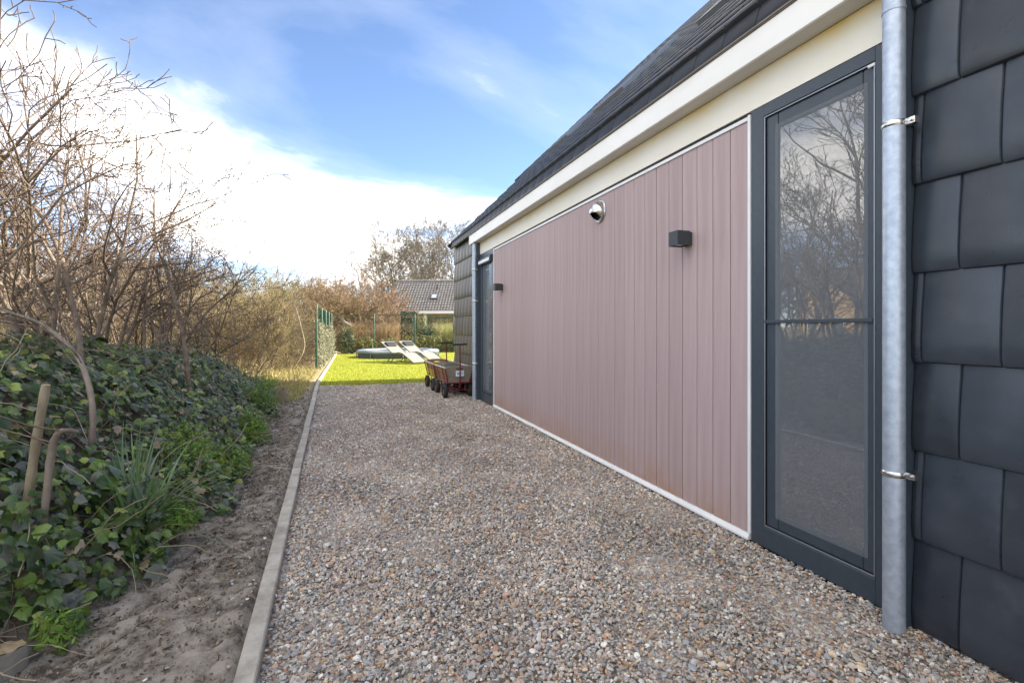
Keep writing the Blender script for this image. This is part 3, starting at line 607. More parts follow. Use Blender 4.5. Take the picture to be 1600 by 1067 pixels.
# room contents seen through the near door
M['curtain'] = mat('pale_curtain', (0.55, 0.57, 0.58), (0.65, 0.66, 0.67), rough=0.9, scale=3)
def curtain(y0, y1, x, label):
    b = MB(); n = 24; V = []
    for i in range(n + 1):
        t = i / n; V += [(x + 0.025 * math.sin(t * 34), y0 + (y1 - y0) * t, 0.1), (x + 0.02 * math.sin(t * 34 + .4), y0 + (y1 - y0) * t, 2.42)]
    b.add(V, [(2 * i, 2 * i + 2, 2 * i + 3, 2 * i + 1) for i in range(n)]); tag(b.build('curtain', M['curtain'], smooth=True), label, 'curtain')
curtain(2.14, 2.42, 2.47, 'pale curtain hanging inside the near glazed door beside its cladding side')
curtain(1.62, 1.76, 2.47, 'narrow pale curtain edge inside the near glazed door beside the downpipe')
b = MB(); b.box(2.40, 2.48, 1.72, 2.34, 2.26, 2.34); b.tube([(2.44, 1.72, 2.24), (2.44, 2.34, 2.24)], 0.028, 10)
tag(b.build('roller_blind', M['curtain'], bevel=0.004), 'rolled up grey blind behind the top of the near glazed door', 'blind')

# downpipes
def downpipe(y, x, ztop, label, clamps):
    d = empty('downpipe', (x, y, 0)); tag(d, label, 'downpipe', 'zinc downpipes on the house')
    b = MB(); b.tube([(0, 0, -0.03), (0, 0, ztop - 0.1), (0.004, 0, ztop - 0.04), (0.02, 0, ztop)], 0.041, 28); b.build('pipe', M['zinc'], d, smooth='auto')
    b = MB(); b.tube([(0, 0, ztop - 0.16), (0, 0, ztop - 0.145)], 0.0435, 28); b.build('collar', M['zinc'], d, smooth='auto')
    for z in clamps:
        c = MB(); c.tube([(0, 0, z - 0.012), (0, 0, z - 0.006), (0, 0, z + 0.006), (0, 0, z + 0.012)], [0.0425, 0.0455, 0.0455, 0.0425], 28)
        c.box(0.01, 0.036, -0.077, -0.040, z - 0.013, z + 0.013); c.tube([(0.0, -0.062, z), (0.045, -0.062, z)], 0.006, 8)
        c.tube([(0.03, -0.02, z), (0.09, -0.02, z)], 0.006, 6)
        c.build('clamp', M['steel'], d, smooth='auto')
downpipe(1.548, 2.215, 2.77, 'galvanised downpipe between the near glazed door and the dark tiles', (2.136, 0.666))
downpipe(8.79, 2.215, 2.77, 'galvanised downpipe beside the far glazed door behind the carts', (2.3, 1.75, 0.65))

# wall lamps
def wall_lamp(y, z, label):
    l = empty('wall_lamp', (2.309, y, z)); tag(l, label, 'lamp', 'cube lamps on the cladding')
    b = MB(); b.box(-0.022, -0.001, -0.045, 0.045, -0.045, 0.045); b.build('back_plate', M['lamp'], l, bevel=0.002)
    o = MB(); t = 0.004
    o.box(-0.125, -0.023, -0.052, -0.052 + t, -0.05, 0.05); o.box(-0.125, -0.023, 0.052 - t, 0.052, -0.05, 0.05); o.box(-0.125, -0.125 + t, -0.0478, 0.0478, -0.05, 0.05); o.box(-0.028, -0.0235, -0.0478, 0.0478, -0.05, 0.05); o.box(-0.1208, -0.0282, -0.0478, 0.0478, 0.044, 0.0495)
    o.build('housing', M['lamp'], l)
    g = MB(); g.box(-0.1205, -0.0285, -0.0475, 0.0475, -0.040, -0.036); g.build('diffuser', M['soffit'], l)
wall_lamp(3.03, 1.90, 'charcoal cube wall lamp on the mauve boards near the big glazed door')
wall_lamp(7.45, 1.897, 'charcoal cube wall lamp at the far end of the mauve boards')

# vent hood
def vent():
    v = empty('vent_hood', (2.3085, 4.325, 2.375)); tag(v, 'round brushed steel vent hood high on the mauve boards', 'vent')
    b = MB(); r = 0.108; b.lathe([(0.0905, 0.0), (r, 0.0), (r + .001, 0.004), (r - 0.006, 0.009), (0.094, 0.009), (0.0905, 0.004)], (0, 0, 0), (-1, 0, 0), 40); b.build('flange', M['steel'], v, smooth='auto')
    h = bmesh.new(); n1_, n2_ = 20, 32; V = []
    rr = 0.092
    for i in range(n1_ + 1):
        t = (i / n1_) * math.pi / 2
        for k in range(n2_):
            a = 2 * math.pi * k / n2_; V.append(h.verts.new((-rr * 1.05 * math.cos(t) - 0.006, rr * math.sin(t) * math.sin(a), rr * math.sin(t) * math.cos(a))))
    for i in range(n1_):
        for k in range(n2_):
            q = [V[i * n2_ + k], V[i * n2_ + (k + 1) % n2_], V[(i + 1) * n2_ + (k + 1) % n2_], V[(i + 1) * n2_ + k]]
            c = sum((p.co for p in q), Vector()) / 4
            if c.z < -0.012 + c.x * -0.10 - 0.02 and c.x < -0.018 and abs(c.y) < 0.066: continue
            try: h.faces.new(q)
            except ValueError: pass
    bmesh.ops.remove_doubles(h, verts=h.verts, dist=0.0008)
    for p in [p for p in h.verts if not p.link_faces]: h.verts.remove(p)
    bmesh.ops.recalc_face_normals(h, faces=h.faces); bmesh.ops.solidify(h, geom=h.faces, thickness=0.003)
    me = bpy.data.meshes.new('hood'); h.to_mesh(me); h.free(); me.polygons.foreach_set('use_smooth', [True] * len(me.polygons)); me.set_sharp_from_angle(angle=R(50)); me.materials.append(M['steel']); link('hood', me, v)
    b = MB(); b.lathe([(0.001, 0.003), (0.088, 0.003)], (0, 0, 0), (-1, 0, 0), 24); b.build('duct', M['black'], v)
vent()

# ------------------------------------------------------------------ hand carts
def wheel(parent, x, y, r=0.13):
    w = MB(); w.lathe([(0.062, -0.02), (0.075, -0.034), (0.105, -0.039), (r - 0.008, -0.03), (r, -0.012), (r, 0.012), (r - 0.008, 0.03), (0.105, 0.039), (0.075, 0.034), (0.062, 0.02), (0.062, -0.02)], (x, y, r), (1, 0, 0), 28)
    t = w.build('wheel', M['rubber'], parent, smooth='auto')
    m = MB(); m.lathe([(0.001, -0.03), (0.02, -0.03), (0.024, -0.012), (0.05, -0.008), (0.0615, -0.024), (0.0615, 0.024), (0.05, 0.008), (0.024, 0.012), (0.02, 0.03), (0.001, 0.03)], (x, y, r), (1, 0, 0), 20); m.build('rim', M['red'], t, smooth='auto')
def cart(loc, rz, label, loaded):
    c = empty('hand_cart', loc, rz); tag(c, label, 'cart', 'hand carts by the house corner')
    hw, fl = 0.20, 0.34     # half track, half wheelbase
    for sx in (-1, 1):
        for sy in (-1, 1): wheel(c, sx * (hw + 0.035), sy * fl)
    b = MB()
    for sy in (-1, 1):
        b.tube([(-hw - 0.01, sy * fl, 0.13), (hw + 0.01, sy * fl, 0.13)], 0.012, 8); 
        for sx in (-1, 1): b.tube([(sx * 0.13, sy * fl, 0.13), (sx * 0.17, sy * (fl - 0.03), 0.265)], 0.009, 6)
        b.tube([(0.11, sy * fl, 0.16), (-0.11, sy * fl, 0.25)], 0.006, 6); b.tube([(-0.11, sy * fl, 0.16), (0.11, sy * fl, 0.25)], 0.006, 6)
    b.tube([(0, -fl, 0.15), (0, fl, 0.15)], 0.011, 8)
    b.build('chassis', M['red'], c, smooth='auto')
    r = MB(); z = 0.275; P = [(-0.21, -0.44, z), (0.21, -0.44, z), (0.21, 0.44, z), (-0.21, 0.44, z)]
    for i in range(4): r.tube([P[i], P[(i + 1) % 4]], 0.013, 8)
    T = [(-0.27, -0.52, 0.55), (0.27, -0.52, 0.55), (0.27, 0.52, 0.55), (-0.27, 0.52, 0.55)]
    for i in range(4): r.tube([P[i], T[i]], 0.011, 8)
    r.build('frame', M['red'], c, smooth='auto')
    b = MB(); b.box(-0.2, 0.2, -0.43, 0.43, 0.289, 0.301); b.build('floor_board', M['greyboard'], c)
    # side boards, flaring outwards
    for sx in (-1, 1):
        for k in range(2):
            z0, z1 = 0.303 + k * 0.122, 0.303 + k * 0.122 + 0.112
            xa, xb = 0.200 + (z0 - .3) * .235, 0.200 + (z1 - .3) * .235; q = MB()
            q.add([(sx * xa, -0.43, z0), (sx * xa, 0.43, z0), (sx * xb, 0.49, z1), (sx * xb, -0.49, z1), (sx * (xa - .012), -0.43, z0), (sx * (xa - .012), 0.43, z0), (sx * (xb - .012), 0.49, z1), (sx * (xb - .012), -0.49, z1)], [(0, 1, 2, 3), (7, 6, 5, 4), (0, 4, 5, 1), (1, 5, 6, 2), (2, 6, 7, 3), (3, 7, 4, 0)])
            q.build('side_board', M['wood'] if not (k == 0 and not loaded) else M['wood_y'], c)
        st = MB(); 
        for yy in (-0.2, 0.2): st.add([(sx * 0.203, yy - .012, 0.28), (sx * 0.203, yy + .012, 0.28), (sx * 0.265, yy + .012, 0.545), (sx * 0.265, yy - .012, 0.545), (sx * 0.211, yy - .012, 0.28), (sx * 0.211, yy + .012, 0.28), (sx * 0.273, yy + .012, 0.545), (sx * 0.273, yy - .012, 0.545)], [(0, 1, 2, 3), (7, 6, 5, 4), (0, 4, 5, 1), (1, 5, 6, 2), (2, 6, 7, 3), (3, 7, 4, 0)])
        st.build('side_strap', M['red'], c)
        rl = MB(); rl.tube([(sx * 0.262, -0.5, 0.553), (sx * 0.262, 0.5, 0.553)], 0.011, 8); rl.build('top_rail', M['soffit'], c, smooth='auto')
    # end boards with arched top and hand hole
    for sy in (-1, 1):
        bm = bmesh.new(); out = []
        zt = 0.55; pts = [(-0.195, 0.303), (0.195, 0.303), (0.253, zt)] + [(0.253 * math.cos(a) * 1.0, zt + 0.045 * math.sin(a)) for a in [math.pi * k / 10 for k in range(1, 10)]] + [(-0.253, zt)]
        hole = [(0.07 * math.cos(a), 0.525 + 0.022 * math.sin(a)) for a in [2 * math.pi * k / 14 for k in range(14)]]
        def yv(zz): return sy * (0.43 + (zz - 0.3) * 0.28)
        ov = [bm.verts.new((p[0], yv(p[1]), p[1])) for p in pts]; hv = [bm.verts.new((p[0], yv(p[1]), p[1])) for p in hole]
        es = [bm.edges.new((ov[i], ov[(i + 1) % len(ov)])) for i in range(len(ov))] + [bm.edges.new((hv[i], hv[(i + 1) % len(hv)])) for i in range(len(hv))]
        bmesh.ops.triangle_fill(bm, use_beauty=True, edges=es)
        bmesh.ops.recalc_face_normals(bm, faces=bm.faces); bmesh.ops.solidify(bm, geom=bm.faces, thickness=0.012)
        me = bpy.data.meshes.new('end_board'); bm.to_mesh(me); bm.free(); me.materials.append(M['greyboard'] if loaded else M['wood']); link('end_board', me, c)
    hd = MB(); hd.tube([(0, -fl - 0.03, 0.13), (0, -0.535, 0.24), (-0.015, -0.60, 0.60), (-0.03, -0.62, 0.97)], 0.0115, 8); h = hd.build('handle', M['red'], c, smooth='auto')
    g = MB(); g.tube([(-0.16, -0.62, 0.975), (-0.05, -0.62, 0.98), (-0.01, -0.62, 0.98), (0.10, -0.62, 0.985)], 0.016, 8); g.build('grip', M['black'], h, smooth='auto')
    if loaded:
        s = MB(); s.box(-0.075, 0.075, -0.521, -0.514, 0.40, 0.50); sg = s.build('paper_label', mat('white_card', (0.72, 0.76, 0.80), rough=0.6), c)
        t = MB(); t.box(-0.055, 0.0, -0.5245, -0.5215, 0.425, 0.475); t.box(0.012, 0.06, -0.5245, -0.5215, 0.46, 0.472); t.box(0.012, 0.05, -0.5245, -0.5215, 0.435, 0.447); t.build('print', mat('blue_print', (0.25, 0.36, 0.55), rough=0.6), sg)
    return c
cart((2.005, 9.63, 0), R(2), 'loaded hand cart in front, dark bag on top and white card on its front', True)
cart((1.985, 10.74, 0), R(1), 'empty hand cart with yellow and brown boards behind the loaded one', False)
b = bmesh.new(); bmesh.ops.create_icosphere(b, subdivisions=3, radius=1)
for v in b.verts:
    k = 1 + 0.10 * math.sin(5 * v.co.x + 3 * v.co.y) * math.cos(4 * v.co.y - 2 * v.co.z); s = lambda t, e: math.copysign(abs(t) ** e, t)
    v.co = Vector((s(v.co.x, .6) * 0.175, s(v.co.y, .6) * 0.37, s(v.co.z, .7) * 0.145)) * k
me = bpy.data.meshes.new('bag'); b.to_mesh(me); b.free(); me.polygons.foreach_set('use_smooth', [True] * len(me.polygons)); me.materials.append(M['canvas'])
bag = link('bag', me); bag.location = (2.005, 9.63, 0.45); tag(bag, 'dark canvas bag bulging out of the front hand cart', 'bag')

# ------------------------------------------------------------------ loungers and trampoline
M['sling'] = mat('beige_grey_sling', (0.20, 0.182, 0.16), (0.26, 0.238, 0.21), rough=0.8, scale=60, mapscale=(1, 12, 1)); M['darkframe'] = mat('lounger_frame', (0.09, 0.085, 0.085), rough=0.4, metal=0.4)
def lounger(loc, rz, label):
    l = empty('sun_lounger', loc, rz); tag(l, label, 'lounger', 'loungers on the lawn')
    prof = [(0.0, 0.72), (0.35, 0.52), (0.70, 0.335), (0.86, 0.33), (1.12, 0.36), (1.32, 0.33), (1.6, 0.20), (1.92, 0.045)]; W = 0.31
    def strip(i0, i1, name):
        b = MB(); V = []
        for i in range(i0, i1 + 1):
            x, z = prof[i]; V += [(x, -W + 0.02, z), (x, W - 0.02, z), (x, W - 0.02, z - 0.008), (x, -W + 0.02, z - 0.008)]
        n = i1 - i0; Fq_ = []
        for i in range(n): Fq_ += [tuple(4 * i + k for k in q) for q in ((0, 4, 5, 1), (1, 5, 6, 2), (2, 6, 7, 3), (3, 7, 4, 0))]
        b.add(V, Fq_ + [(0, 1, 2, 3), (4 * n, 4 * n + 3, 4 * n + 2, 4 * n + 1)]); b.build(name, M['sling'], l)
    strip(0, 2, 'backrest'); strip(2, 7, 'seat')
    for s in (-1, 1):
        b = MB(); b.tube([(x, s * W, z) for x, z in prof], 0.016, 8); b.build('side_rail', M['darkframe'], l, smooth='auto')
        b = MB(); b.tube([(0.80, s * W, 0.32), (0.42, s * W, 0.0)], 0.014, 8); b.build('leg', M['darkframe'], l, smooth='auto')
        b = MB(); b.tube([(1.0, s * (W - .03), 0.34), (0.75, s * (W - .03), 0.16), (0.62, s * (W - .03), 0.0)], 0.014, 8); b.build('leg', M['darkframe'], l, smooth='auto')
    b = MB(); b.tube([(0.0, -W, 0.72), (0, W, 0.72)], 0.014, 8); b.tube([(1.9, -W, 0.055), (1.9, W, 0.055)], 0.014, 8); b.tube([(0.43, -W, 0.02), (0.43, W, 0.02)], 0.012, 8); b.build('crossbar', M['darkframe'], l, smooth='auto')
    b = MB(); b.prism([(0.07, 0.69), (0.30, 0.56), (0.32, 0.595), (0.20, 0.68), (0.09, 0.73)], 'y', -0.2, 0.2); b.build('headrest', M['black'], l, bevel=0.012)
ax = math.atan2(-0.862, 0.504)
fx, fy = 2.50, 18.25
for k, lab in ((0, 'beige sling sun lounger on the lawn, the one nearer the gravel'), (1, 'beige sling sun lounger on the lawn, the one nearer the trampoline')):
    ox, oy = 0.862 * 0.80 * k, 0.504 * 0.80 * k
    lounger((fx + ox - 0.504 * 1.75, fy + oy + 0.862 * 1.75, 0.03), ax, lab)
def trampoline():
    t = empty('trampoline', (2.35, 23.0, 0.02)); tag(t, 'low round trampoline with pale blue grey pad behind the loungers', 'trampoline')
    rr = 1.78; b = MB(); prof = [(rr - 0.42, 0.25), (rr - 0.40, 0.29), (rr - 0.22, 0.315), (rr - 0.05, 0.30), (rr, 0.25), (rr - 0.02, 0.19), (rr - .2, 0.20), (rr - .42, 0.25)]
    b.lathe(prof, (0, 0, 0), (0, 0, 1), 56); b.build('pad', mat('blue_grey_pad', (0.15, 0.185, 0.225), (0.28, 0.31, 0.345), rough=0.5, scale=2.2, ramp=(.4, .6)), t, smooth='auto')
    b = MB(); b.lathe([(0.001, 0.235), (rr - 0.41, 0.255)], (0, 0, 0), (0, 0, 1), 40); b.build('jumping_mat', M['canvas'], t)
    b = MB(); b.lathe([(rr - 0.06, 0.0), (rr - 0.05, 0.19)], (0, 0, 0), (0, 0, 1), 48); b.build('skirt', mat('skirt', (0.07, 0.09, 0.12), rough=0.8), t)
    for k in range(8):
        a = k * math.pi / 4; b = MB(); b.tube([(rr * math.cos(a), rr * math.sin(a), 0), (rr * math.cos(a) * .985, rr * math.sin(a) * .985, 0.24)], 0.02, 8); b.build('leg', M['alu'], t)
trampoline()

# ------------------------------------------------------------------ fences
M['green'] = mat('green_fence_coat', (0.008, 0.055, 0.026), (0.014, 0.075, 0.036), rough=0.45, scale=10)
def fence(p0, p1, posts, label, hgt_, vertical):
    f = empty('fence', (p0[0], p0[1], 0), math.atan2(p1[1] - p0[1], p1[0] - p0[0])); tag(f, label, 'fence')
    Ln = math.hypot(p1[0] - p0[0], p1[1] - p0[1])
    for k in range(posts):
        x = Ln * k / (posts - 1); b = MB(); b.tube([(x, 0, -0.1), (x, 0, hgt_ + 0.03), (x, 0, hgt_ + 0.045)], [0.032, 0.032, 0.02], 10); b.build('post', M['green'], f, smooth='auto')
    for z in (hgt_ - 0.02, 0.06) + ((1.0,) if vertical else ()):
        b = MB(); b.tube([(0, 0.0, z), (Ln, 0.0, z)], 0.014, 6); b.build('rail', M['green'], f)
    b = MB(); r = 0.0028 if vertical else 0.0021
    if vertical:
        n = int(Ln / 0.05)
        for i in range(n): b.tube([(i * 0.05, 0.02, 0.02), (i * 0.05, 0.02, hgt_)], 0.0035, 4, cap=False)
        for i in range(10): b.tube([(0, 0.026, 0.1 + i * 0.2), (Ln, 0.026, 0.1 + i * 0.2)], 0.004, 4, cap=False)
    else:
        s = 0.055 * 1.414; H = hgt_ - 0.04; n = int((Ln + H) / s)
        for i in range(n):
            for sg in (1, -1):
                x0 = i * s - (H if sg > 0 else 0); a = (x0, 0.01 * sg, 0.04); c = (x0 + H * sg, 0.01 * sg, 0.04 + H)
                if sg < 0: a = (x0, 0.01 * sg, 0.04); c = (x0 - H, 0.01 * sg, 0.04 + H)
                def cl(a, c):
                    t0, t1 = 0, 1; d = c[0] - a[0]
                    for lim, sgn in ((0, 1), (Ln, -1)):
                        fa, fb = sgn * (a[0] - lim), sgn * (c[0] - lim)
                        if fa < 0 and fb < 0: return None
                        if fa < 0: t0 = max(t0, fa / (fa - fb))
                        if fb < 0: t1 = min(t1, fa / (fa - fb))
                    if t1 - t0 < 0.02: return None
                    L_ = lambda t: tuple(a[k] + (c[k] - a[k]) * t for k in range(3)); return L_(t0), L_(t1)
                q = cl(a, c)
                if q: b.tube(q, r, 3, cap=False)
    b.build('wire_mesh', M['green'], f)
    return f
fence((-0.74, 16.5), (-0.50, 26.2), 5, 'green bar fence beside the lawn kerb with ivy on it', 1.93, True)
fence((-0.50, 26.3), (9.5, 26.3), 6, 'green chain link fence across the back of the lawn', 1.93, False)

# ------------------------------------------------------------------ bare shrubs and trees
def tubes_np(lines, sides):
    """lines: list of (pts (n,3), radii (n,)) -> V,F quads"""
    V, Fs, o = [], [], 0; ang = np.arange(sides) * 2 * np.pi / sides; ca, sa = np.cos(ang), np.sin(ang)
    for P, r in lines:
        n = len(P); d = np.gradient(P, axis=0); d /= np.linalg.norm(d, axis=1, keepdims=True) + 1e-9
        ref = np.array([0.31, 0.87, 0.38]) if abs(d[0, 2]) > 0.75 else np.array([0, 0, 1.0])
        u = np.cross(d, ref); u /= np.linalg.norm(u, axis=1, keepdims=True) + 1e-9; w = np.cross(d, u)
        V.append((P[:, None] + r[:, None, None] * (u[:, None] * ca[None, :, None] + w[:, None] * sa[None, :, None])).reshape(-1, 3))
        a = (o + np.arange(n - 1)[:, None] * sides + np.arange(sides)[None]); b_ = (o + np.arange(n - 1)[:, None] * sides + (np.arange(sides)[None] + 1) % sides)
        Fs.append(np.stack([a, b_, b_ + sides, a + sides], -1).reshape(-1, 4)); o += n * sides
    return np.concatenate(V), np.concatenate(Fs)
def grow(r_, p, d, length, rad, lvl, spec, out):
    s = spec[lvl]; n = s['n']; P = [p]; step = length / n; dirs = [d]
    for i in range(n):
        d = d + r_.normal(0, s['wob'], 3) + np.array([0, 0, s['up']]); d /= np.linalg.norm(d); p = p + d * step * r_.uniform(0.85, 1.15); P.append(p); dirs.append(d)
    P = np.array(P); rr = rad * (1 - np.linspace(0, 1, n + 1) * s.get('taper', 0.75)); out.setdefault(lvl, []).append((P, rr))
    if lvl + 1 < len(spec):
        c = spec[lvl + 1]; k = max(1, int(r_.poisson(c['num'])) if c['num'] < 4 else int(c['num'] * r_.uniform(0.8, 1.2)))
        for t in np.sort(r_.uniform(s.get('start', 0.2), 1.0, k)):
            f = t * n; i = min(int(f), n - 1); q = P[i] + (P[i + 1] - P[i]) * (f - i); dd = dirs[i]
            perp = r_.normal(size=3); perp -= dd * perp.dot(dd); perp /= np.linalg.norm(perp) + 1e-9
            a = R(r_.uniform(*c['ang'])); nd = dd * math.cos(a) + perp * math.sin(a)
            grow(r_, q, nd, length * r_.uniform(*c['len']) * (1.15 - 0.5 * t), rr[i] * r_.uniform(0.5, 0.75), lvl + 1, spec, out)
def woody(name, seed, stems, spec, L0, rad, spread, base_r, mt, mk, split=1, minr=0.0016, sides0=6):
    r_ = np.random.default_rng(seed); out = {}
    for k in range(stems):
        a = r_.uniform(0, 6.28); tilt = R(r_.uniform(*spread)); br = base_r * math.sqrt(r_.random())
        d = np.array([math.cos(a) * math.sin(tilt), math.sin(a) * math.sin(tilt), math.cos(tilt)])
        grow(r_, np.array([math.cos(a) * br, math.sin(a) * br, -0.12]), d, L0 * r_.uniform(0.72, 1.12), rad * r_.uniform(0.65, 1.15), 0, spec, out)
    thick = [l for k in out if k <= split for l in out[k]]; thin = [(P, np.maximum(r, minr)) for k in out if k > split for P, r in out[k]]
    thick = [(P, np.maximum(r, minr)) for P, r in thick]
    e = empty(name)
    link('trunk', np_mesh('trunk', *tubes_np(thick, sides0), mt, smooth=True), e)
    if thin: link('crown', np_mesh('crown', *tubes_np(thin, 3), mk), e)
    return e
SH = [dict(n=7, wob=0.14, up=0.02, start=0.22), dict(n=6, wob=0.2, up=0.06, num=7.5, ang=(25, 65), len=(0.42, 0.7)), dict(n=5, wob=0.22, up=0.05, num=6, ang=(30, 70), len=(0.3, 0.55)), dict(n=3, wob=0.22, up=0.03, num=4.5, ang=(30, 75), len=(0.22, 0.5))]
SHF = [dict(n=6, wob=0.14, up=0.03, start=0.1), dict(n=5, wob=0.18, up=0.07, num=9, ang=(18, 60), len=(0.4, 0.7)), dict(n=4, wob=0.2, up=0.06, num=6, ang=(22, 60), len=(0.35, 0.6)), dict(n=3, wob=0.2, up=0.04, num=3, ang=(25, 60), len=(0.35, 0.65))]
TR = [dict(n=9, wob=0.06, up=0.03, start=0.22, taper=0.85), dict(n=8, wob=0.12, up=0.06, num=12, ang=(30, 62), len=(0.40, 0.68), start=0.2), dict(n=6, wob=0.15, up=0.05, num=8, ang=(25, 55), len=(0.36, 0.6)), dict(n=5, wob=0.16, up=0.05, num=5, ang=(22, 50), len=(0.4, 0.65)), dict(n=3, wob=0.15, up=0.05, num=2, ang=(20, 45), len=(0.4, 0.7))]
def place(proto, first, x, y, rz, s, label=None, group=None, cat='shrub', z=None):
    o = proto if first else copy_tree(proto)
    o.location = (x, y, float(hgt(x, y)) if z is None else z); o.rotation_euler = (0, 0, rz); o.scale = (s, s, s)
    tag(o, label, cat, group); return o
def pix(px, d): # ground position seen at image column px and camera depth d
    xc = (px - 800) / F * d; return (xc * math.cos(YAW) + d * math.sin(YAW), d * math.cos(YAW) - xc * math.sin(YAW))

near = [woody('bare_shrub', 21 + i, (5, 4, 6, 5)[i], SH, 2.1, 0.019, (5, 34), 0.16, M['bark'], M['twig'], split=1, minr=0.0028) for i in range(4)]
NEAR = [(25, 4.0, 1.38), (95, 4.5, 1.22), (-15, 4.9, 1.4), (150, 5.3, 1.0), (205, 5.2, 0.92), (60, 5.9, 1.10), (250, 6.6, 0.92), (120, 6.6, 1.05), (300, 7.9, 0.90), (10, 6.6, 1.2), (215, 8.0, 1.0), (345, 9.2, 0.86)]
used = set()
for k, (px, d, s) in enumerate(NEAR):
    x, y = pix(px, d); i = k % 4
    place(near[i], i not in used, x, y, random.uniform(0, 6.28), s, 'bare reddish brown shrub rising from the ivy bank', 'bare shrubs on the ivy bank'); used.add(i)
mid = [woody('thicket_shrub', 41 + i, (9, 8, 10)[i], SHF, 2.0, 0.016, (4, 42), 0.4, M['bark'], (M['twig_t'], M['twig_g'], M['twig'])[i], split=0, minr=0.0042, sides0=5) for i in range(3)]
used = set()
MID = [(20, 10, 1.2), (110, 11, 1.1), (190, 10.5, 1.1), (270, 11.5, 1.1), (335, 12.5, 1.05), (60, 14, 1.4), (150, 15, 1.35), (235, 15, 1.3), (310, 16, 1.3), (375, 14.5, 1.15), (395, 18, 1.35), (350, 20, 1.5), (280, 21, 1.6), (200, 21, 1.6), (120, 20, 1.6), (40, 19, 1.6), (425, 22, 1.5), (440, 27, 1.6), (412, 13.2, 0.8), (440, 15.5, 0.8), (465, 17.5, 0.62), (380, 11.5, 0.75), (428, 14.2, 0.62), (455, 15.2, 0.5), (395, 12.4, 0.7), (478, 18.5, 0.5), (450, 19.5, 0.9), (400, 26, 1.75), (330, 27, 1.8), (250, 28, 1.8), (160, 27, 1.8), (70, 27, 1.8), (-10, 26, 1.8)]
for k, (px, d, s) in enumerate(MID):
    x, y = pix(px, d); i = k % 3
    place(mid[i], i not in used, x, y, random.uniform(0, 6.28), s, 'dense leafless shrub in the sunlit thicket left of the green fence', 'shrubs in the thicket'); used.add(i)
bushes = [woody('brown_bush', 61 + i, 16, SHF, 3.0, 0.022, (4, 55), 0.7, M['barkgrey'], M['twig_t' if i else 'twig_r'], split=0, minr=0.009, sides0=4) for i in range(2)]
used = set()
for k, (px, d, s) in enumerate([(465, 31, 1.2), (500, 30, 1.2), (535, 31, 1.3), (572, 32, 0.92), (525, 34, 1.4), (480, 36, 1.35), (560, 35, 1.2), (430, 33, 1.2), (592, 40, 1.05), (606, 44, 1.15)]):
    x, y = pix(px, d); place(bushes[k % 2], (k % 2) not in used, x, y, random.uniform(0, 6.28), s, 'big rounded brown leafless bush behind the green fences', 'brown bushes behind the fences', 'bush', z=0); used.add(k % 2)
trees = [woody('bare_tree', 81 + i, 1 if i else 2, TR, 11.5, 0.20, (0, 12), 0.1, M['barkgrey'], M['twig_f'], split=2, minr=0.015, sides0=4) for i in range(2)]
used = set()
for k, (px, d, s) in enumerate([(598, 58, 0.76), (624, 57, 0.82), (662, 56, 0.80), (700, 57, 0.84), (738, 55, 0.82), (780, 60, 0.8), (645, 62, 0.86), (572, 62, 0.66), (684, 63, 0.92), (716, 60, 0.86), (612, 66, 0.82)]):
    x, y = pix(px, d); place(trees[k % 2], (k % 2) not in used, x, y, random.uniform(0, 6.28), s, 'tall bare tree behind the brown roofed bungalow', 'bare trees behind the bungalow', 'tree', z=0); used.add(k % 2)
t = copy_tree(trees[1]); t.location = (-13.5, 13.2, 0.8); t.rotation_euler.z = 1.0; t.scale = (0.72,) * 3; tag(t, 'bare tree mirrored in the near glazed door', 'tree'); del t['group']
t = copy_tree(trees[0]); t.location = (-22, 24.5, 0.8); t.rotation_euler.z = 2.0; t.scale = (0.7,) * 3; tag(t, 'multi stemmed bare tree mirrored in the glazed door behind the first', 'tree'); del t['group']

# hand-shaped foreground stems
def stem(name, pts, rads, m, label, cat, twigs=0):
    e = empty(name, pts[0]); q = [Vector(p) - Vector(pts[0]) for p in pts]
    # smooth the polyline
    P = []
    for i in range(len(q) - 1):
        p0, p1, p2, p3 = q[max(i - 1, 0)], q[i], q[i + 1], q[min(i + 2, len(q) - 1)]
        for k in range(5):
            t = k / 5; P.append(0.5 * ((2 * p1) + (p2 - p0) * t + (2 * p0 - 5 * p1 + 4 * p2 - p3) * t * t + (3 * p1 - p0 - 3 * p2 + p3) * t ** 3))
    P.append(q[-1]); rr = np.interp(np.linspace(0, len(q) - 1, len(P)), range(len(q)), rads)
    rr = rr * (1 + 0.08 * np.sin(np.arange(len(P)) * 2.3))
    b = MB(); b.tube(P, list(rr), 10); b.build('trunk', m, e, smooth='auto')
    if twigs:
        out = {}; r_ = np.random.default_rng(len(pts) + twigs)
        for k in range(twigs):
            i = r_.integers(len(P) // 3, len(P)); d = r_.normal(size=3); d[2] = abs(d[2]) * 0.7 + 0.2; d /= np.linalg.norm(d)
            grow(r_, np.array(P[i]), d, r_.uniform(0.3, 0.8), 0.0045, 0, [dict(n=5, wob=0.18, up=0.03, start=.2), dict(n=4, wob=.2, up=.03, num=5, ang=(30, 65), len=(.3, .6)), dict(n=3, wob=.2, up=.02, num=2.5, ang=(30, 65), len=(.3, .6))], out)
        L_ = [(p, np.maximum(r, 0.0013)) for k in out for p, r in out[k]]; link('crown', np_mesh('crown', *tubes_np(L_, 4), M['twig']), e)
    tag(e, label, cat); return e
def on_bank(px, py):
    for k in range(4000):
        d = 1.0 + k * 0.004; x, y = pix(px, d); z = CZ + (512 - py) * d / F
        if z <= float(hgt(x, y)): return d
    return 8.0
def at(px, py, d): x, y = pix(px, d); return (x, y, CZ + (512 - py) * d / F)
